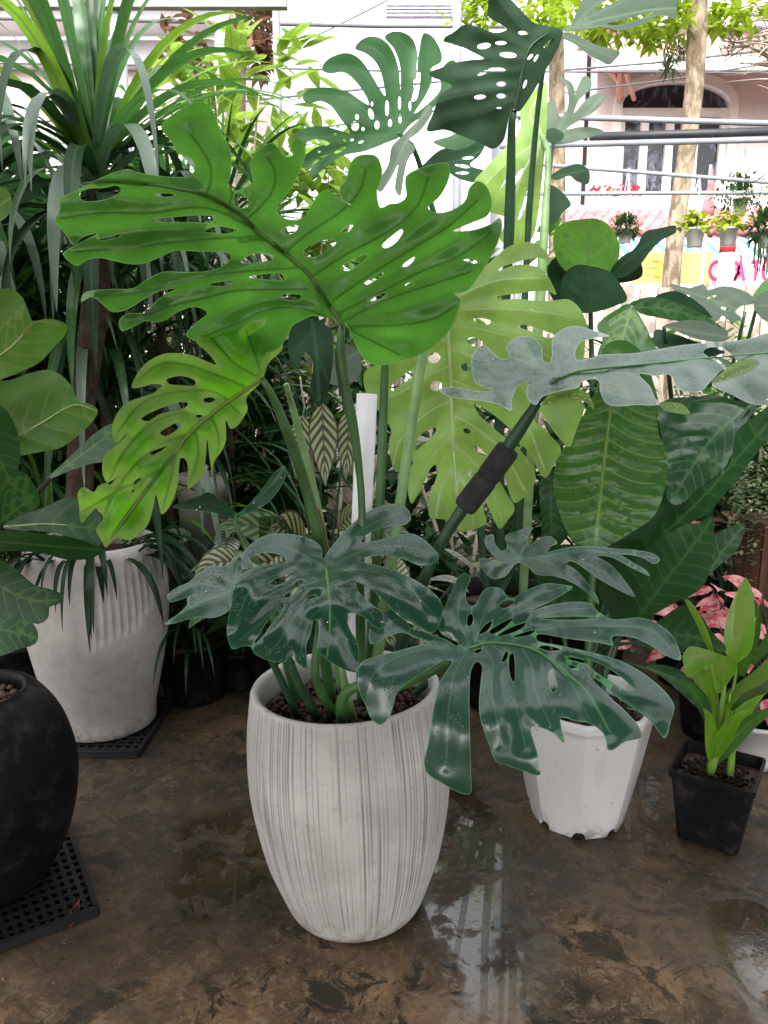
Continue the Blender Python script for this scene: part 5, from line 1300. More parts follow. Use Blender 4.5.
# ------------------------------------------------------------------ tall monstera behind
TM = Vector((P(500, 640, 2.75).x, 2.75, 0))
tm = root('rear_monstera', 'tall monstera behind the pots, its big split leaves against the bright sky', 'potted plant', TM)
simple_pot(tm, TM, .2, .16, .42, M_POTBLACK)
ts_ = TM + Vector((0, 0, .38))
L9 = ("400,137 386,143 365,151 342,156 325,168 312,177 309,173 318,161 330,154 318,158 306,168 298,166 300,160 315,148 328,142 314,139 302,144 296,142 295,134 305,128 322,126 338,130 350,133 340,118 331,106 320,101 308,104 302.5,98 306,91 318,87.5 333,88 348,92 360,100 369,105 366,96 357,83 349,75 342,72 330,73.5 322,70 325,62 335,55.5 347,53 358,57.5 369,71 379,88 385,96 384,85 380,70 374,60 365,53 355,48.5 360,41 370,36.5 381,38.5 391,48 398,66 400.5,90 "
      "400,66 394,49 384.5,37 391,32 402,32 412,38 417,50 417.5,66 415,85 412,102 416,100 420,72 417,70 419,52 424,33 433,37 442,55 441,62 431,69 432,80 426,95 414,114 425,106 440,90 441,70 452,60 460,68 458,86 442,100 425,115 410,125")
blade(tm, M_BACK, L9, [(398, 133, 2.55), (312, 176, 2.40), (300, 95, 2.45), (355, 45, 2.55), (420, 35, 2.65), (455, 65, 2.70), (300, 140, 2.40)], "398,133 360,140 325,165", ["398,132 375,118 345,98 310,95", "399,131 385,105 360,70 330,66", "400,130 393,95 382,55 362,44", "401,130 407,90 408,50 396,36", "402,130 420,95 428,60 426,38", "403,131 430,105 452,72", "396,133 350,135 300,138", "394,134 345,148 302,164"],
      ells=[(355, 126, 4, 5), (371, 114, 2.6, 6, -15), (387, 108, 1.8, 8), (377, 125, 2.6, 4.5), (390, 123, 2, 4), (399.5, 103, 1.5, 7), (400, 119, 1.5, 4.5), (337, 125, 4.5, 2.6, 40), (363, 129, 1.6, 2), (372, 104, 1.3, 2.5), (415, 84, 1.6, 5), (410, 106, 1.2, 5), (357, 117, 2, 3), (343, 141, 4, 2, -30), (352, 140, 2, 1.2, -20), (335, 134, 1.6, 1.2), (340, 150, 7, 1.8, -30), (361, 142, 3, 1.3, -20), (327, 144, 3, 1.4, -20), (320, 152, 2, 1.2)], step=4, puff=.010, pw=8, wave=.02, seed=61, label='backlit leaf split into broad fingers')
MB().tube([P(398, 133, 2.55), P(412, 145, 2.62), P(430, 200, 2.68), P(455, 300, 2.72), ts_ + Vector((-.05, 0, 0))], [.007, .011, .012, .014, .016]).build('petiole', M_STEM_DARK, tm)
blade(tm, M_GREYGREEN, "392,146 400,138 408,130 418,120 428,104 433,110 427,122 418,133 409,140 415,148 408,160 404,176 400,196 395,190 398,165 390,180 380,192 376,186 388,165", [(400, 138, 2.52), (430, 106, 2.56), (385, 190, 2.46)], "430,106 408,138 385,188", step=4, wave=.01, seed=62, label='pale curled leaf edge')
L10 = ("512,110 503,141 493,149 480,143 462,136 444.7,130 427,131 433,113 440.8,94 452,86 445,82 430,76 429,73 440,68 456,62.5 470,60 484,58.6 474,53 464,48 452,44 443,41 446,36 452.5,33 464,25 474,26 484,29 496,33 507,29 499,23.4 488,16 488,6 490,-6 500,-10 511,0 523,12 534.5,23 548,26 562,30 560,43 546,70 527,101.6 518,112")
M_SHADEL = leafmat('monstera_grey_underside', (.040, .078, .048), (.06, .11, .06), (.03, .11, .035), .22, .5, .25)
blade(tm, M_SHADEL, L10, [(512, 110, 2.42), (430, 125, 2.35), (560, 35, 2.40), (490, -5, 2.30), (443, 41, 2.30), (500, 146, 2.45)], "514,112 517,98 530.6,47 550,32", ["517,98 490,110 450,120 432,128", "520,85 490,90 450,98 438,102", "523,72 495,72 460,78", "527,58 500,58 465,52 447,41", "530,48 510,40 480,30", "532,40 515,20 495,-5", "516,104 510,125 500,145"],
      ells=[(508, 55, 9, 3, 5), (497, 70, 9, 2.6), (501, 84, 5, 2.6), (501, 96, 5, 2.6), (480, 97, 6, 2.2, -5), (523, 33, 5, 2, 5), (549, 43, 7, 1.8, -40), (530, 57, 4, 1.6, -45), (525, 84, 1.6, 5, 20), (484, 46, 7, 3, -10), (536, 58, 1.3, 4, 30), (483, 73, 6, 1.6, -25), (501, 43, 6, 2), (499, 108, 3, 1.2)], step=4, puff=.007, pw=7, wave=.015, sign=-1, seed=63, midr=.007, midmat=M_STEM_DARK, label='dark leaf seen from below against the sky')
MB().tube([P(514, 108, 2.42), P(512, 122, 2.44), P(511, 170, 2.50), P(508, 260, 2.58), P(500, 420, 2.68), ts_], [.010, .0175, .016, .016, .016, .018]).build('petiole', M_STEM_DARK, tm, label='thick dark stalk')
M_GREYD = leafmat('leaf_grey_green_deep', (.022, .05, .025), (.07, .11, .06), (.04, .13, .03), .15, .5, .3, dust=(.05, .075, .05), damt=.8)
blade(tm, M_GREYD, ["556,32 570,26 575,16 581,2 588,-15 612,-32 645,-28 680,-10 677,6 675,19 663,15 655,17 645,23 630,29 618,30 600,27 585,30 570,31", "558,33 575,34 585,40 600,46 620,52 615,60 609,65 600,61 589,55 574,44 562,38"], [(560, 32, 2.42), (675, 15, 2.30), (612, -30, 2.55), (612, 60, 2.30)], "558,32 600,20 650,10 676,8", ["570,28 595,5 630,-15", "562,35 590,48 614,58", "572,29 620,24 660,14", "565,29 600,12 650,-12"], ["592,10 612,-2 632,-10 615,2 600,9", "606,24 630,18 655,12 636,20 616,25"], step=4, puff=.014, pw=7, wave=.015, seed=64, label='grey-green leaf spreading at the top right')
MB().tube([P(557, 32, 2.42), P(545, 60, 2.55), P(530, 200, 2.7), ts_ + Vector((.06, 0.04, 0))], [.006, .011, .013, .016]).build('petiole', M_STEM_DARK, tm)
blade(tm, M_PALE, "546,82 547,100 546,138 542,180 538,215 531,240 516,246 500,240 506,218 490,212 478,200 474,182 486,168 500,152 514,140 521,126 520,108 528,96 537,88", [(542, 138, 2.72), (545, 85, 2.82), (478, 190, 2.76), (525, 240, 2.72)], "542,138 520,180 505,238", ["542,136 530,115 540,90", "541,140 510,160 480,190", "540,145 528,195 520,240", "542,136 536,110 546,85"], ["520,170 524,168 512,190 508,192", "524,200 528,190 522,216 518,220", "505,180 512,172 500,190"], step=4, puff=.006, pw=6, seed=65, sign=-1, label='pale lime leaf behind the stalks')
MB().tube([P(542, 136, 2.72), P(548, 150, 2.68), P(546, 200, 2.64), P(540, 300, 2.62), ts_ + Vector((.08, 0, 0))], [.008, .016, .0165, .016, .017]).build('petiole', M_STEM_PALE, tm, label='thick pale green stalk')
blade(tm, M_GREYGREEN, "552,144 570,143 588,138 604,132 596,128 580,127 567,129 580,120 595,111 606,96 600,93 588,98 574,113 579,100 591,88 590,78 584,76 577,88 573,102 575,92 571,82 560,77 567,90 568,105 561,117 553,100 547,103 546,125 546,140", [(555, 138, 2.95), (604, 132, 2.90), (560, 78, 3.0), (605, 95, 2.92)], "554,138 580,120 604,96", ["554,136 566,115 568,85", "556,139 580,134 602,131"], step=4, puff=.006, pw=6, seed=66, label='grey-green leaf with narrow fingers')
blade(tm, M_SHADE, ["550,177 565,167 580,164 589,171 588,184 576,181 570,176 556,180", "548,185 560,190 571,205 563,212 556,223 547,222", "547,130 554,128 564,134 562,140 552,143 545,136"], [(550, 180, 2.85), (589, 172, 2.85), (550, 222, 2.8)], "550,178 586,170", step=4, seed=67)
MB().tube([P(554, 138, 2.95), P(549, 180, 2.86), P(540, 300, 2.8), ts_ + Vector((.04, .1, 0))], [.006, .009, .012, .014]).build('petiole', M_STEM_DARK, tm)
blade(tm, M_SHADE, "440,150 460,145 485,142 480,155 470,165 486,172 478,182 462,180 445,172 430,178 418,172 428,160", [(440, 160, 2.9), (484, 145, 2.85), (480, 180, 2.85)], "430,165 460,160 482,150", ells=[(462, 166, 8, 1.6, 10), (468, 158, 6, 1.4, -5), (462, 173, 7, 1.4)], step=4, seed=68)
blade(tm, M_BACK, "433,142 450,136 470,128 482,126 484,132 476,142 460,150 445,148", [(436, 142, 2.56), (482, 128, 2.56), (460, 149, 2.53)], "436,142 482,129", step=4, seed=69)
# ------------------------------------------------------------------ plants in the middle and far rows
# rubber plant: rounded leaves
RP = Vector((P(588, 640, 3.0).x, 3.0, 0))
rp_ = root('rubber_plant', 'rubber plant with a round sunlit leaf, behind the broad-leaved plant', 'potted plant', RP)
simple_pot(rp_, RP, .17, .13, .34, M_POTBLACK)
M_RUB = leafmat('rubber_leaf_bright', (.06, .17, .03), (.10, .2, .05), (.15, .42, .03), .42, .34, .5)
M_RUBD = leafmat('rubber_leaf_dark', (.008, .026, .010), (.010, .034, .014), (.012, .05, .012), .1, .65, .05)
blade(rp_, M_RUB, "553,242 556,229 566,222 583,219 598,219 610,226 618,240 620,252 616,266 606,280 590,284 572,276 558,262", [(588, 280, 3.0), (588, 220, 2.95), (620, 250, 3.0), (553, 245, 2.95)], "590,282 588,250 588,221", autoveins("590,282 588,250 588,221", 8, 60, 40), step=4, puff=.004, pw=6, seed=71, label='round bright leaf')
blade(rp_, M_RUBD, "562,306 561,285 566,272 576,265 590,266 610,272 621,285 627,300 615,306 600,311 580,313", [(590, 312, 2.85), (590, 267, 2.92), (625, 298, 2.85)], "592,312 588,268", autoveins("592,312 588,268", 6, 60, 30), step=4, puff=.004, seed=72, label='dark leaf below the round bright one')
blade(rp_, M_RUBD, "610,274 620,258 635,248 645,232 660,228 676,226 676,232 662,240 650,252 640,265 622,278", [(612, 274, 2.95), (676, 228, 2.88), (640, 262, 2.86)], "612,275 645,246 675,229", step=4, puff=.004, seed=73, label='dark folded leaf pointing to the right')
blade(rp_, M_RUBD, ["562,256 550,262 548,285 556,303 566,300", "620,268 640,262 642,276 628,282 612,282"], [(556, 260, 3.05), (560, 300, 3.0), (640, 275, 3.05)], step=4, seed=74)
MB().tube([RP + Vector((0, 0, .3)), P(592, 400, 3.0), P(590, 280, 3.02)], [.014, .012, .008]).build('stem', M_STEM_DARK, rp_)
# pale split-leaved plant behind the fence side
GM = Vector((P(700, 600, 2.9).x, 2.9, 0))
gm = root('grey_leaved_monstera', 'monstera with grey-looking split leaves before the picket fence', 'potted plant', GM)
simple_pot(gm, GM, .18, .14, .38, M_POTBLACK)
gs = GM + Vector((0, 0, .34))
blade(gm, M_GREYGREEN, "670,284 690,288 704,284 708,290 722,286 740,289 752,296 754,303 742,306 735,312 742,318 732,322 722,316 715,322 702,318 704,310 690,312 700,303 684,302 690,296 676,292", [(712, 300, 2.75), (672, 285, 2.9), (752, 297, 2.85), (735, 320, 2.65)], "745,312 712,300 672,286", ["720,302 740,294", "715,303 730,318", "700,296 704,286"], ells=[(712, 297, 5, 1.5, -20), (725, 309, 5, 1.5, 20)], step=4, puff=.007, pw=6, wave=.02, seed=75)
blade(gm, M_GREYGREEN, "754,300 768,290 790,292 800,310 780,320 768,322 756,312", [(755, 305, 2.8), (795, 300, 2.8), (770, 320, 2.75)], "756,306 795,303", step=4, seed=76)
blade(gm, M_ANTH, "752,300 758,288 766,280 778,284 780,296 766,302", [(754, 300, 2.9), (775, 284, 2.9), (778, 298, 2.85)], "754,300 776,286", step=4, seed=77)
blade(gm, M_ANTHD, "630,304 650,297 670,300 695,310 715,322 728,332 715,328 690,323 660,318 640,313", [(632, 306, 2.5), (726, 331, 2.42), (690, 308, 2.46)], "632,306 680,312 726,331", autoveins("632,306 680,312 726,331", 8, 40, 20), step=4, puff=.005, seed=78)
blade(gm, M_RUBD, "655,297 675,291 700,304 712,318 692,310 672,302", [(656, 297, 2.6), (711, 317, 2.55), (690, 298, 2.6)], "656,297 711,317", step=4, seed=79)
blade(gm, M_GREYGREEN, "664,326 690,320 714,325 728,333 724,342 708,341 690,337 676,331", [(666, 327, 2.4), (726, 338, 2.36), (690, 321, 2.42)], "666,327 726,337", step=4, puff=.006, wave=.015, seed=80)
blade(gm, M_ANTH, "597,326 614,311 630,304 641,318 650,335 656,352 640,360 612,360 598,352 603,340", [(630, 305, 2.36), (600, 350, 2.26), (655, 352, 2.28)], "632,306 625,330 615,358", autoveins("632,306 625,330 615,358", 7, 55, 25), step=4, puff=.010, pw=5, wave=.02, seed=81)
0 and blade(gm, M_GREYGREEN, "642,320 655,317 661,330 659,345 648,346", [(645, 320, 2.3), (660, 344, 2.27), (658, 320, 2.32)], step=4, seed=82)
blade(gm, M_SHADE, "655,330 675,334 705,345 725,352 700,358 670,352 655,345", [(656, 335, 2.45), (722, 352, 2.4), (690, 357, 2.4)], step=5, seed=83)
b = MB()
for e in (P(745, 312, 2.76), P(757, 306, 2.8), P(632, 307, 2.5), P(664, 327, 2.4), P(632, 308, 2.36)):
    b.tube([gs, gs.lerp(e, .5) + Vector((0, .06, .05)), e], [.012, .010, .006], 8)
b.build('petiole', M_STEM_DARK, gm)

# calatheas behind the big pot
r = random.Random(31)
def clump(name, label, cat, c, n, stem, L, W, mats, seed, el=(35, 85), droop=1.2, az=(0, 360), pot=(.14, .11, .26), potm=None, fold=.15, group=None, uv=True, spread=.05, face=None):
    r = random.Random(seed)
    o = root(name, label, cat, c, group)
    if pot: simple_pot(o, Vector(c), *pot, potm or M_POTBLACK)
    z = pot[2] * .84 if pot else 0
    for i in range(n):
        d = rdir(r, *el, *az); s = Vector(c) + Vector((r.uniform(-1, 1) * spread, r.uniform(-1, 1) * spread, z))
        l = stem * r.uniform(.6, 1.15)
        e = s + d * l
        pt_ = MB().tube([s, s + d * l * .5 + Vector((0, 0, l * .08)), e], [.0045, .0038, .0025], 5, cap=False).build('petiole', M_STEM_DARK, o)
        h = Vector((d.x, d.y, 0)).normalized() if abs(d.x) + abs(d.y) > .05 else Vector((1, 0, 0))
        dd = (h * r.uniform(.4, 1) + Vector((0, 0, r.uniform(-.3, .7)))).normalized()
        b = MB(); q = r.uniform(.75, 1.15)
        b.add(*leaf_geo(e, dd, Vector(face or (0, 0, 1)), L * q, W * q * r.uniform(.85, 1.1), droop * r.uniform(.7, 1.3), fold, 10, 3))
        b.build('leaf', r.choice(mats), o, uv=uv)
    return o
clump('calathea', 'calathea with pale leaves feathered in dark brown, behind the big pot', 'plant', (P(312, 640, 2.25).x, 2.25, 0), 20, .50, .23, .105, [M_CAL, M_CAL, M_CALD], 1, (50, 86), 1.3, face=(0, -.75, .65), group='calatheas', az=(200, 340))
clump('calathea', 'calathea with silvery striped leaves behind the yellow-green leaf', 'plant', (P(240, 640, 2.85).x, 2.85, 0), 20, .48, .20, .09, [M_CALS, M_CALD, M_CAL], 2, (40, 85), 1.3, face=(.1, -.75, .65), group='calatheas', az=(180, 360), pot=(.10, .08, .16))
clump('calathea', 'low dark green striped calathea between the white pot and the big pot', 'plant', (P(280, 660, 2.8).x, 2.8, 0), 16, .25, .19, .10, [M_CALD], 3, (40, 85), 1.5, group='calatheas', pot=(.13, .1, .2))
clump('calathea', 'calathea with pale striped leaves behind the white support pipe', 'plant', (P(392, 640, 2.5).x, 2.5, 0), 16, .42, .22, .11, [M_CALS, M_CAL], 4, (45, 85), 1.4, group='calatheas')
# two leaves of the first calathea shown upright against the light
cal = [o for o in COL.objects if o.name == 'calathea'][0]
for (pa, pb_, wd, d) in (((322, 402), (325, 475), .085, 2.08), ((350, 408), (346, 470), .07, 2.1), ((303, 415), (296, 470), .075, 2.14)):
    A, B = P(*pa, d), P(*pb_, d - .04)
    b = MB(); b.add(*leaf_geo(A, (B - A), Vector((0, -1, .3)), (B - A).length * 1.15, wd, .2, .1, 12, 3)); b.build('leaf', M_CAL, cal, uv=True)
    MB().tube([A, A + Vector((0, .05, .02)), Vector((cal.location.x, 2.25, .25))], [.003, .004, .004], 5).build('petiole', M_STEM_DARK, cal)
# pale pot behind the grasses
gp = root('pale_planter', 'pale grey cement planter in shade behind the yellow-green leaf', 'planter', (P(206, 560, 3.0).x, 3.0, 0))
simple_pot(gp, Vector((P(206, 560, 3.0).x, 3.0, 0)), .10, .085, .82, M_POTGREY, name='planter_body')
# grassy dracaenas filling the left
def grass(label, c, n, L, W, mats, seed, el=(25, 88), droop=2.0, base=.0, group='grassy plants at the left', name='grassy_dracaena', pot=True):
    r = random.Random(seed)
    o = root(name, label, 'plant', c, group)
    if pot: simple_pot(o, Vector(c), .14, .11, .24, M_POTBLACK)
    s = Vector(c) + Vector((0, 0, .2 + base))
    if base > .05: MB().tube([Vector(c) + Vector((0, 0, .18)), s], .018, 8, smooth=False).build('stem', M_TRUNK, o)
    straps(o, s, n, L, W, el, droop, mats, r, spread=.06)
grass('upright grassy plant behind the brown stem', (P(150, 600, 3.1).x, 3.1, 0), 60, 1.0, .022, [M_STRAP, M_STRAPD, M_STRAPY], 3, (45, 88), 1.6, .15)
grass('tall dark grassy plant below the copper-leaved tree', (P(40, 600, 3.4).x, 3.4, 0), 70, 1.0, .028, [M_STRAPD, M_STRAPD, M_STRAP], 4, (20, 88), 2.2, .7)
grass('grassy plant left of the pale planter', (P(190, 600, 2.75).x, 2.75, 0), 60, .46, .016, [M_STRAPD], 5, (30, 85), 2.2, .0)
grass('low dark grassy plant beside the big white pot', (P(205, 640, 3.15).x, 3.15, 0), 60, .5, .016, [M_STRAPD], 6, (15, 85), 2.4, .0)
grass('spiky palm-like plant with thin dark leaves against the bright shrub', (P(228, 400, 3.3).x, 3.3, 0), 80, .62, .018, [M_STRAPD, M_STRAPD, M_STRAP], 7, (-10, 85), 1.0, 1.55, 'spiky plants')
grass('second spiky plant in the row behind the strap-leaved plant', (P(180, 400, 3.6).x, 3.6, 0), 70, .60, .020, [M_STRAPD, M_STRAP], 8, (-10, 85), 1.3, 1.5, 'spiky plants')
grass('dense dark grassy plant at the far left edge', (P(-40, 600, 3.0).x, 3.0, 0), 80, .9, .03, [M_STRAPD, M_STRAP], 9, (10, 85), 2.6, .6)
grass('grassy plant behind the fiddle-leaf fig', (P(55, 560, 2.95).x, 2.95, 0), 70, .8, .02, [M_STRAPD, M_STRAP, M_STRAPY], 10, (20, 88), 2.2, .25)
grass('broad-strapped plant hanging over the trunk from behind', (P(118, 600, 2.95).x, 2.95, 0), 80, .95, .040, [M_STRAP, M_STRAPL, M_STRAPD], 12, (5, 80), 3.0, .95)
grass('broad-strapped dark plant left of the brown stem', (P(20, 600, 2.75).x, 2.75, 0), 80, .85, .036, [M_STRAP, M_STRAPD, M_STRAPL], 13, (5, 80), 3.0, 1.15)
grass('grassy plant between the brown stem and the rear bushes', (P(200, 600, 3.3).x, 3.3, 0), 80, .85, .024, [M_STRAPD, M_STRAP], 14, (15, 85), 2.2, .55)
grass('tall strap-leaved plant at the far left edge, its pale leaves hanging straight down', (P(-15, 400, 2.75).x, 2.75, 0), 90, .8, .038, [M_STRAP, M_STRAPL, M_STRAPL, M_STRAPD], 31, (0, 70), 4.4, 1.55)
grass('tall strap-leaved plant between the brown stem and the big bright leaf', (P(165, 400, 2.95).x, 2.95, 0), 80, .7, .030, [M_STRAP, M_STRAPL, M_STRAPD], 32, (0, 75), 4.0, 1.4)
# bright shrubs behind
M_SHRUB = leafmat('shrub_leaf_lime', (.16, .27, .04), (.2, .3, .08), (.33, .52, .06), .45, .42, .4)
M_SHRUB2 = leafmat('shrub_leaf_mid', (.05, .13, .03), (.08, .17, .05), (.12, .32, .04), .38, .42, .4)
M_SHRUB3 = leafmat('shrub_leaf_dark', (.012, .042, .013), (.03, .09, .03), (.03, .12, .02), .25, .45, .25)
def shrub(label, px, d, z0, z1, rad, n, s, mat, seed, asp=.4, name='leafy_shrub', group='shrubs in the rear row'):
    r = random.Random(seed)
    x = P(px, 300, d).x
    o = root(name, label, 'shrub', (x, d, 0), group)
    b = MB()
    for k in range(5):
        a = r.uniform(0, 6.28); b.tube([(x, d, 0), (x + math.cos(a) * rad * .3, d + math.sin(a) * rad * .3, z0 + (z1 - z0) * .4), (x + math.cos(a) * rad * .7, d + math.sin(a) * rad * .7, z1 * .92)], [.016, .011, .004], 5)
    b.build('stem', M_TWIG, o)
    b = MB(); cl = []
    for k in range(26):
        f = r.random(); q = rad * (.55 + .45 * math.sin(math.pi * (.15 + .8 * f)))
        dd = rdir(r, -10, 10); cl.append((Vector((x, d, z0 + (z1 - z0) * f)) + dd * q * r.uniform(.3, 1), rad * r.uniform(.16, .3)))
    for c, q in cl:
        for i in range(max(1, n // 26)):
            p = c + rdir(r, -90, 90) * q * r.random() ** .4
            b.add(*leaf_geo(p, (rdir(r, -35, 55)), Vector((0, 0, 1)), s * r.uniform(.7, 1.25), s * asp, .7, .2, 4, 1))
    b.build('foliage', mat, o)
shrub('lime-green shrub under the copper-leaved tree', 232, 4.6, 1.0, 2.85, .62, 700, .2, M_SHRUB, 1)
shrub('lime-green shrub left of the backlit monstera leaf', 305, 4.8, .9, 2.5, .5, 520, .17, M_SHRUB, 2)
shrub('mid-green shrub behind the strap-leaved plant', 150, 4.7, .3, 2.3, .6, 560, .2, M_SHRUB2, 3)
shrub('dark green shrub at the left behind the drooping straps', 40, 4.2, .2, 2.1, .7, 640, .2, M_SHRUB3, 4)
shrub('dark shrub behind the big underside leaf', 215, 3.9, .1, 1.65, .5, 520, .17, M_SHRUB3, 5)
shrub('mid-green shrub behind the rear monstera', 405, 4.4, .3, 1.9, .5, 520, .16, M_SHRUB2, 6)
shrub('dark shrub behind the lime leaf', 470, 3.5, .1, 1.05, .45, 520, .15, M_SHRUB3, 7)
shrub('dark low shrub behind the calatheas', 330, 3.4, .05, 1.3, .5, 520, .15, M_SHRUB3, 8)
shrub('mid-green shrub left of the rubber plant', 520, 4.2, .2, 1.9, .42, 420, .15, M_SHRUB2, 9)
shrub('low shrub behind the broad-leaved plant', 640, 3.3, .05, 1.28, .5, 520, .16, M_SHRUB3, 10)
shrub('low shrub at the right before the fence', 760, 3.5, .05, 1.35, .5, 520, .16, M_SHRUB3, 11)
shrub('small leafy shrub under the white banner', 700, 4.6, .3, 1.45, .35, 360, .09, M_SHRUB2, 12, .6)
shrub('small pale leafy shrub under the hanging pots', 755, 4.8, .3, 1.6, .35, 360, .09, M_SHRUB, 13, .6)
shrub('tall dark bush at the far left behind the strap leaves', 15, 3.7, .3, 2.15, .6, 800, .2, M_SHRUB3, 18)
shrub('dark bush behind the trailing planter at the right edge', 775, 3.1, .3, 1.12, .34, 520, .13, M_SHRUB3, 19)
shrub('dark leafy bush close behind the far left strap leaves', -5, 3.25, .5, 1.95, .5, 800, .18, M_SHRUB3, 20)
shrub('broad dark bush behind the spiky plants', 120, 4.1, .1, 1.95, .75, 800, .2, M_SHRUB3, 15)
shrub('broad dark bush behind the yellow-green leaf', 265, 3.7, .1, 1.5, .6, 700, .17, M_SHRUB3, 16)
shrub('dark bush behind the pale planter', 170, 3.5, .05, 1.2, .5, 620, .16, M_SHRUB3, 17)
shrub('dark shrub at the far left edge', -60, 3.9, .2, 2.3, .7, 560, .2, M_SHRUB3, 14)
# aglaonema, red and pink
def redmat():
    a = NT('red_blotched_leaf')
    n = a.noise(45, 4, .6)
    c = a.mix(a.ramp(n, .42, .58), (.55, .02, .06), (.66, .36, .32))
    return a.done(a.n('ShaderNodeMixShader', {0: .25, 1: a.princ(Base_Color=c, Roughness=.4), 2: a.n('ShaderNodeBsdfTranslucent', {'Color': (.6, .2, .2, 1)}).outputs[0]}).outputs[0])
M_RED = redmat()
M_PINKL = plain('pink_leaf', (.62, .24, .24), .4, .4, 30)
def blob(px, d): return (P(px, 700, d).x, d, 0)
clump('red_aglaonema', 'bushy plant with red and pink blotched leaves behind the bright green plant', 'plant', blob(715, 2.45), 46, .30, .10, .062, [M_RED, M_RED, M_PINKL], 11, (20, 88), 1.0, face=(.1, -.45, .85), pot=(.13, .1, .22), potm=M_POTBLACK, group='red-leaved plants')
clump('red_aglaonema', 'plant with red leaves at the right edge', 'plant', blob(778, 2.3), 34, .33, .10, .062, [M_RED, M_PINKL], 12, (20, 85), 1.0, face=(-.1, -.45, .85), pot=(.12, .1, .22), group='red-leaved plants')
clump('pink_leaf_plant', 'pink and pale plant showing beside the dark slanting leaf', 'plant', blob(722, 2.9), 18, .42, .10, .06, [M_PINKL, M_RED], 13, (50, 88), .8, face=(0, -.8, .6), pot=(.15, .12, .32), potm=M_POTGREY, group='red-leaved plants')
# brown wooden planter with trailing small leaves
BW = Vector((P(768, 600, 2.62).x, 2.62, 0))
M_BRWOOD = NT('dark_brown_wood')
_w = M_BRWOOD.noise(22, 4, .6, M_BRWOOD.coord('Object', (1, 1, .06)), .3)
M_BRWOOD = M_BRWOOD.done(M_BRWOOD.princ(Base_Color=M_BRWOOD.mix(M_BRWOOD.ramp(_w, .35, .65), (.035, .014, .010), (.12, .05, .03)), Roughness=.5))
bw = root('wooden_planter', 'dark brown wooden pillar planter with trailing small leaves at the right edge', 'planter', BW)
b = MB()
for k in range(12):
    a = k * math.pi / 6
    b.box(BW + Vector((.105 * math.cos(a), .105 * math.sin(a), .36)), (.012, .053, .715), a)
b.build('staves', M_BRWOOD, bw, smooth=False)
V, F = lathe([(0, .70), (.1, .70)], 20); MB().add(shift(V, BW), F).build('soil', M_SOIL, bw)
r = random.Random(44)
b = MB()
for k in range(120):
    a = r.uniform(0, 6.28); s = BW + Vector((math.cos(a) * .105, math.sin(a) * .105, .73)); l = r.uniform(.12, .30)
    o_ = Vector((math.cos(a), math.sin(a), 0)) * .035
    s0 = s + Vector((0, 0, r.uniform(.02, .27)))
    for j in range(int(l / .014)):
        p = s0 + o_ - Vector((0, 0, j * .014)) + Vector((r.uniform(-.008, .008), r.uniform(-.008, .008), 0))
        b.add(*leaf_geo(p, rdir(r, -40, 20), Vector((0, 0, 1)), .022, .016, .4, .1, 3, 1))
b.build('trailing_leaves', leafmat('button_leaf', (.16, .22, .10), (.2, .25, .1), (.2, .3, .1), .2, .45, .4), bw)
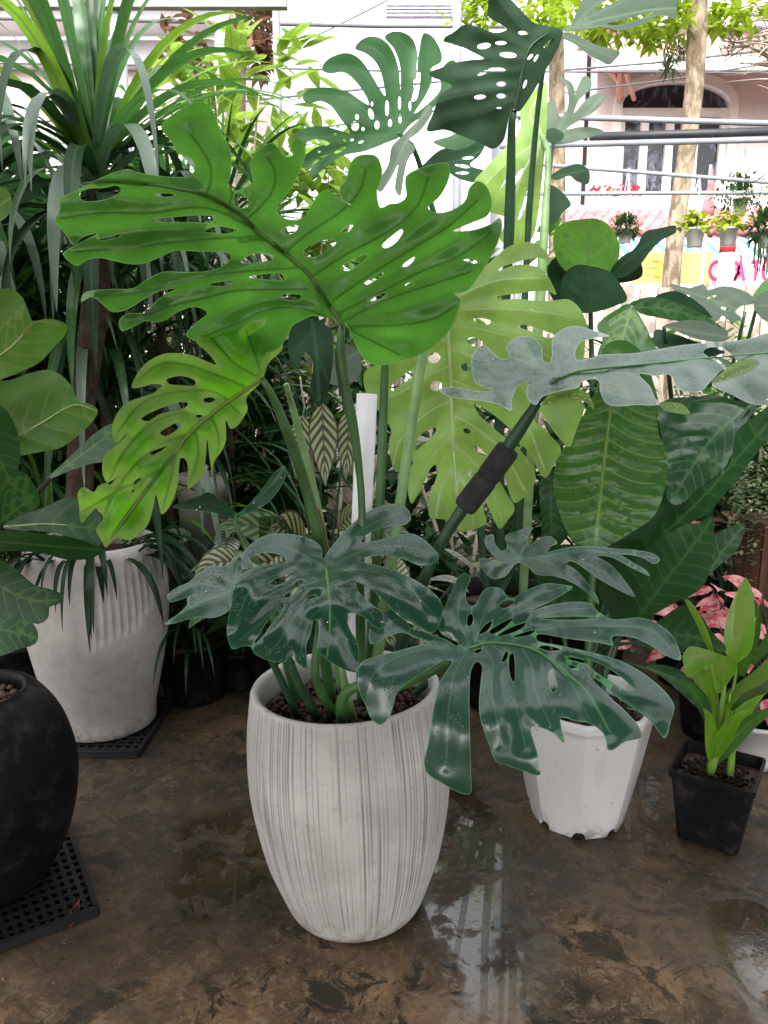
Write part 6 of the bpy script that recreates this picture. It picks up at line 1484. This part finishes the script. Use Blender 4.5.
# water drops lying on the wet leaves
a = NT('water_drop')
M_DROP = a.done(a.princ(Base_Color=(1, 1, 1, 1), Roughness=.02, Transmission_Weight=1.0, IOR=1.33))
def drops(leaf, n, seed, qa=.0008, qb=.0026):
    r = random.Random(seed); me = leaf.data; off = Vector(top(leaf).location)
    b = MB(); ps = me.polygons
    for i in range(n):
        p = ps[r.randrange(len(ps))]
        c = p.center + off; nn = p.normal
        x = nn.orthogonal().normalized(); y = nn.cross(x); q = r.uniform(qa, qb) * r.uniform(.5, 1)
        V = []; F = []
        for (rr, h) in ((1, 0), (.85, .38), (.45, .62)):
            for k in range(8): t = k * math.pi / 4; V.append(c + (x * math.cos(t) + y * math.sin(t)) * q * rr + nn * (q * h + .0003))
        F = [(j * 8 + k, j * 8 + (k + 1) % 8, j * 8 + 8 + (k + 1) % 8, j * 8 + 8 + k) for j in (0, 1) for k in range(8)] + [tuple(range(16, 24)), tuple(range(7, -1, -1))]
        b.add(V, F)
    o = b.build('water_drops', M_DROP, leaf); o['kind'] = 'stuff'
for lf in list(mon.children):
    if lf.name.startswith('leaf') and lf.data.materials[0] in (M_DARK, M_DARK2, M_GREY): drops(lf, 7, len(lf.name) + hash(round(lf.data.vertices[0].co.x, 3)) % 97)
    elif lf.name.startswith('leaf') and lf.data.materials[0] in (M_PALE, M_LIME): drops(lf, 40, 5, .0006, .0016)
# clutter on the ground: fallen leaf by the black tray
M_DEAD = plain('dead_leaf_brown', (.16, .05, .03), .6, .4, 20)
fl = root('fallen_leaf', 'curled reddish-brown fallen leaf beside the black tray', 'leaf', G(74, 916))
c = G(70, 928, .004); e = G(80, 902, .012)
b = MB(); b.add(*leaf_geo(c, e - c, Vector((0, 0, 1)), .075, .024, -.5, .9, 8, 2)); b.build('blade', M_DEAD, fl)
r = random.Random(61)
b = MB()
for i in range(520):
    x, y = r.uniform(-1.1, 1.2), r.uniform(1.0, 2.6)
    q = r.uniform(.0008, .0032) if r.random() < .93 else r.uniform(.004, .007)
    m = Matrix.Rotation(r.uniform(0, 6), 3, rdir(r, -90, 90)) @ Matrix.Diagonal((q, q * .7, q * .55))
    vs = [Vector((x, y, q * .4)) + m @ Vector(v) for v in ((1, 0, 0), (-1, .1, 0), (0, 1, .1), (0, -1, 0), (0, 0, 1), (.1, 0, -1))]
    b.add(vs, [(0, 2, 4), (2, 1, 4), (1, 3, 4), (3, 0, 4), (2, 0, 5), (1, 2, 5), (3, 1, 5), (0, 3, 5)])
struct(b.build('grit', plain('grit_brown', (.16, .12, .085), .8, .5, 60), smooth=False), 'stuff')
b = MB()
for k in range(46):
    x, y = r.uniform(-1.0, 1.1), r.uniform(1.05, 2.4)
    b.add(*leaf_geo(Vector((x, y, .004)), Vector((r.uniform(-1, 1), r.uniform(-1, 1), .15)), Vector((0, 0, 1)), r.uniform(.008, .022), r.uniform(.004, .009), .4, .5, 4, 1))
struct(b.build('leaf_litter', plain('litter_brown', (.10, .06, .035), .7, .5, 60)), 'stuff')
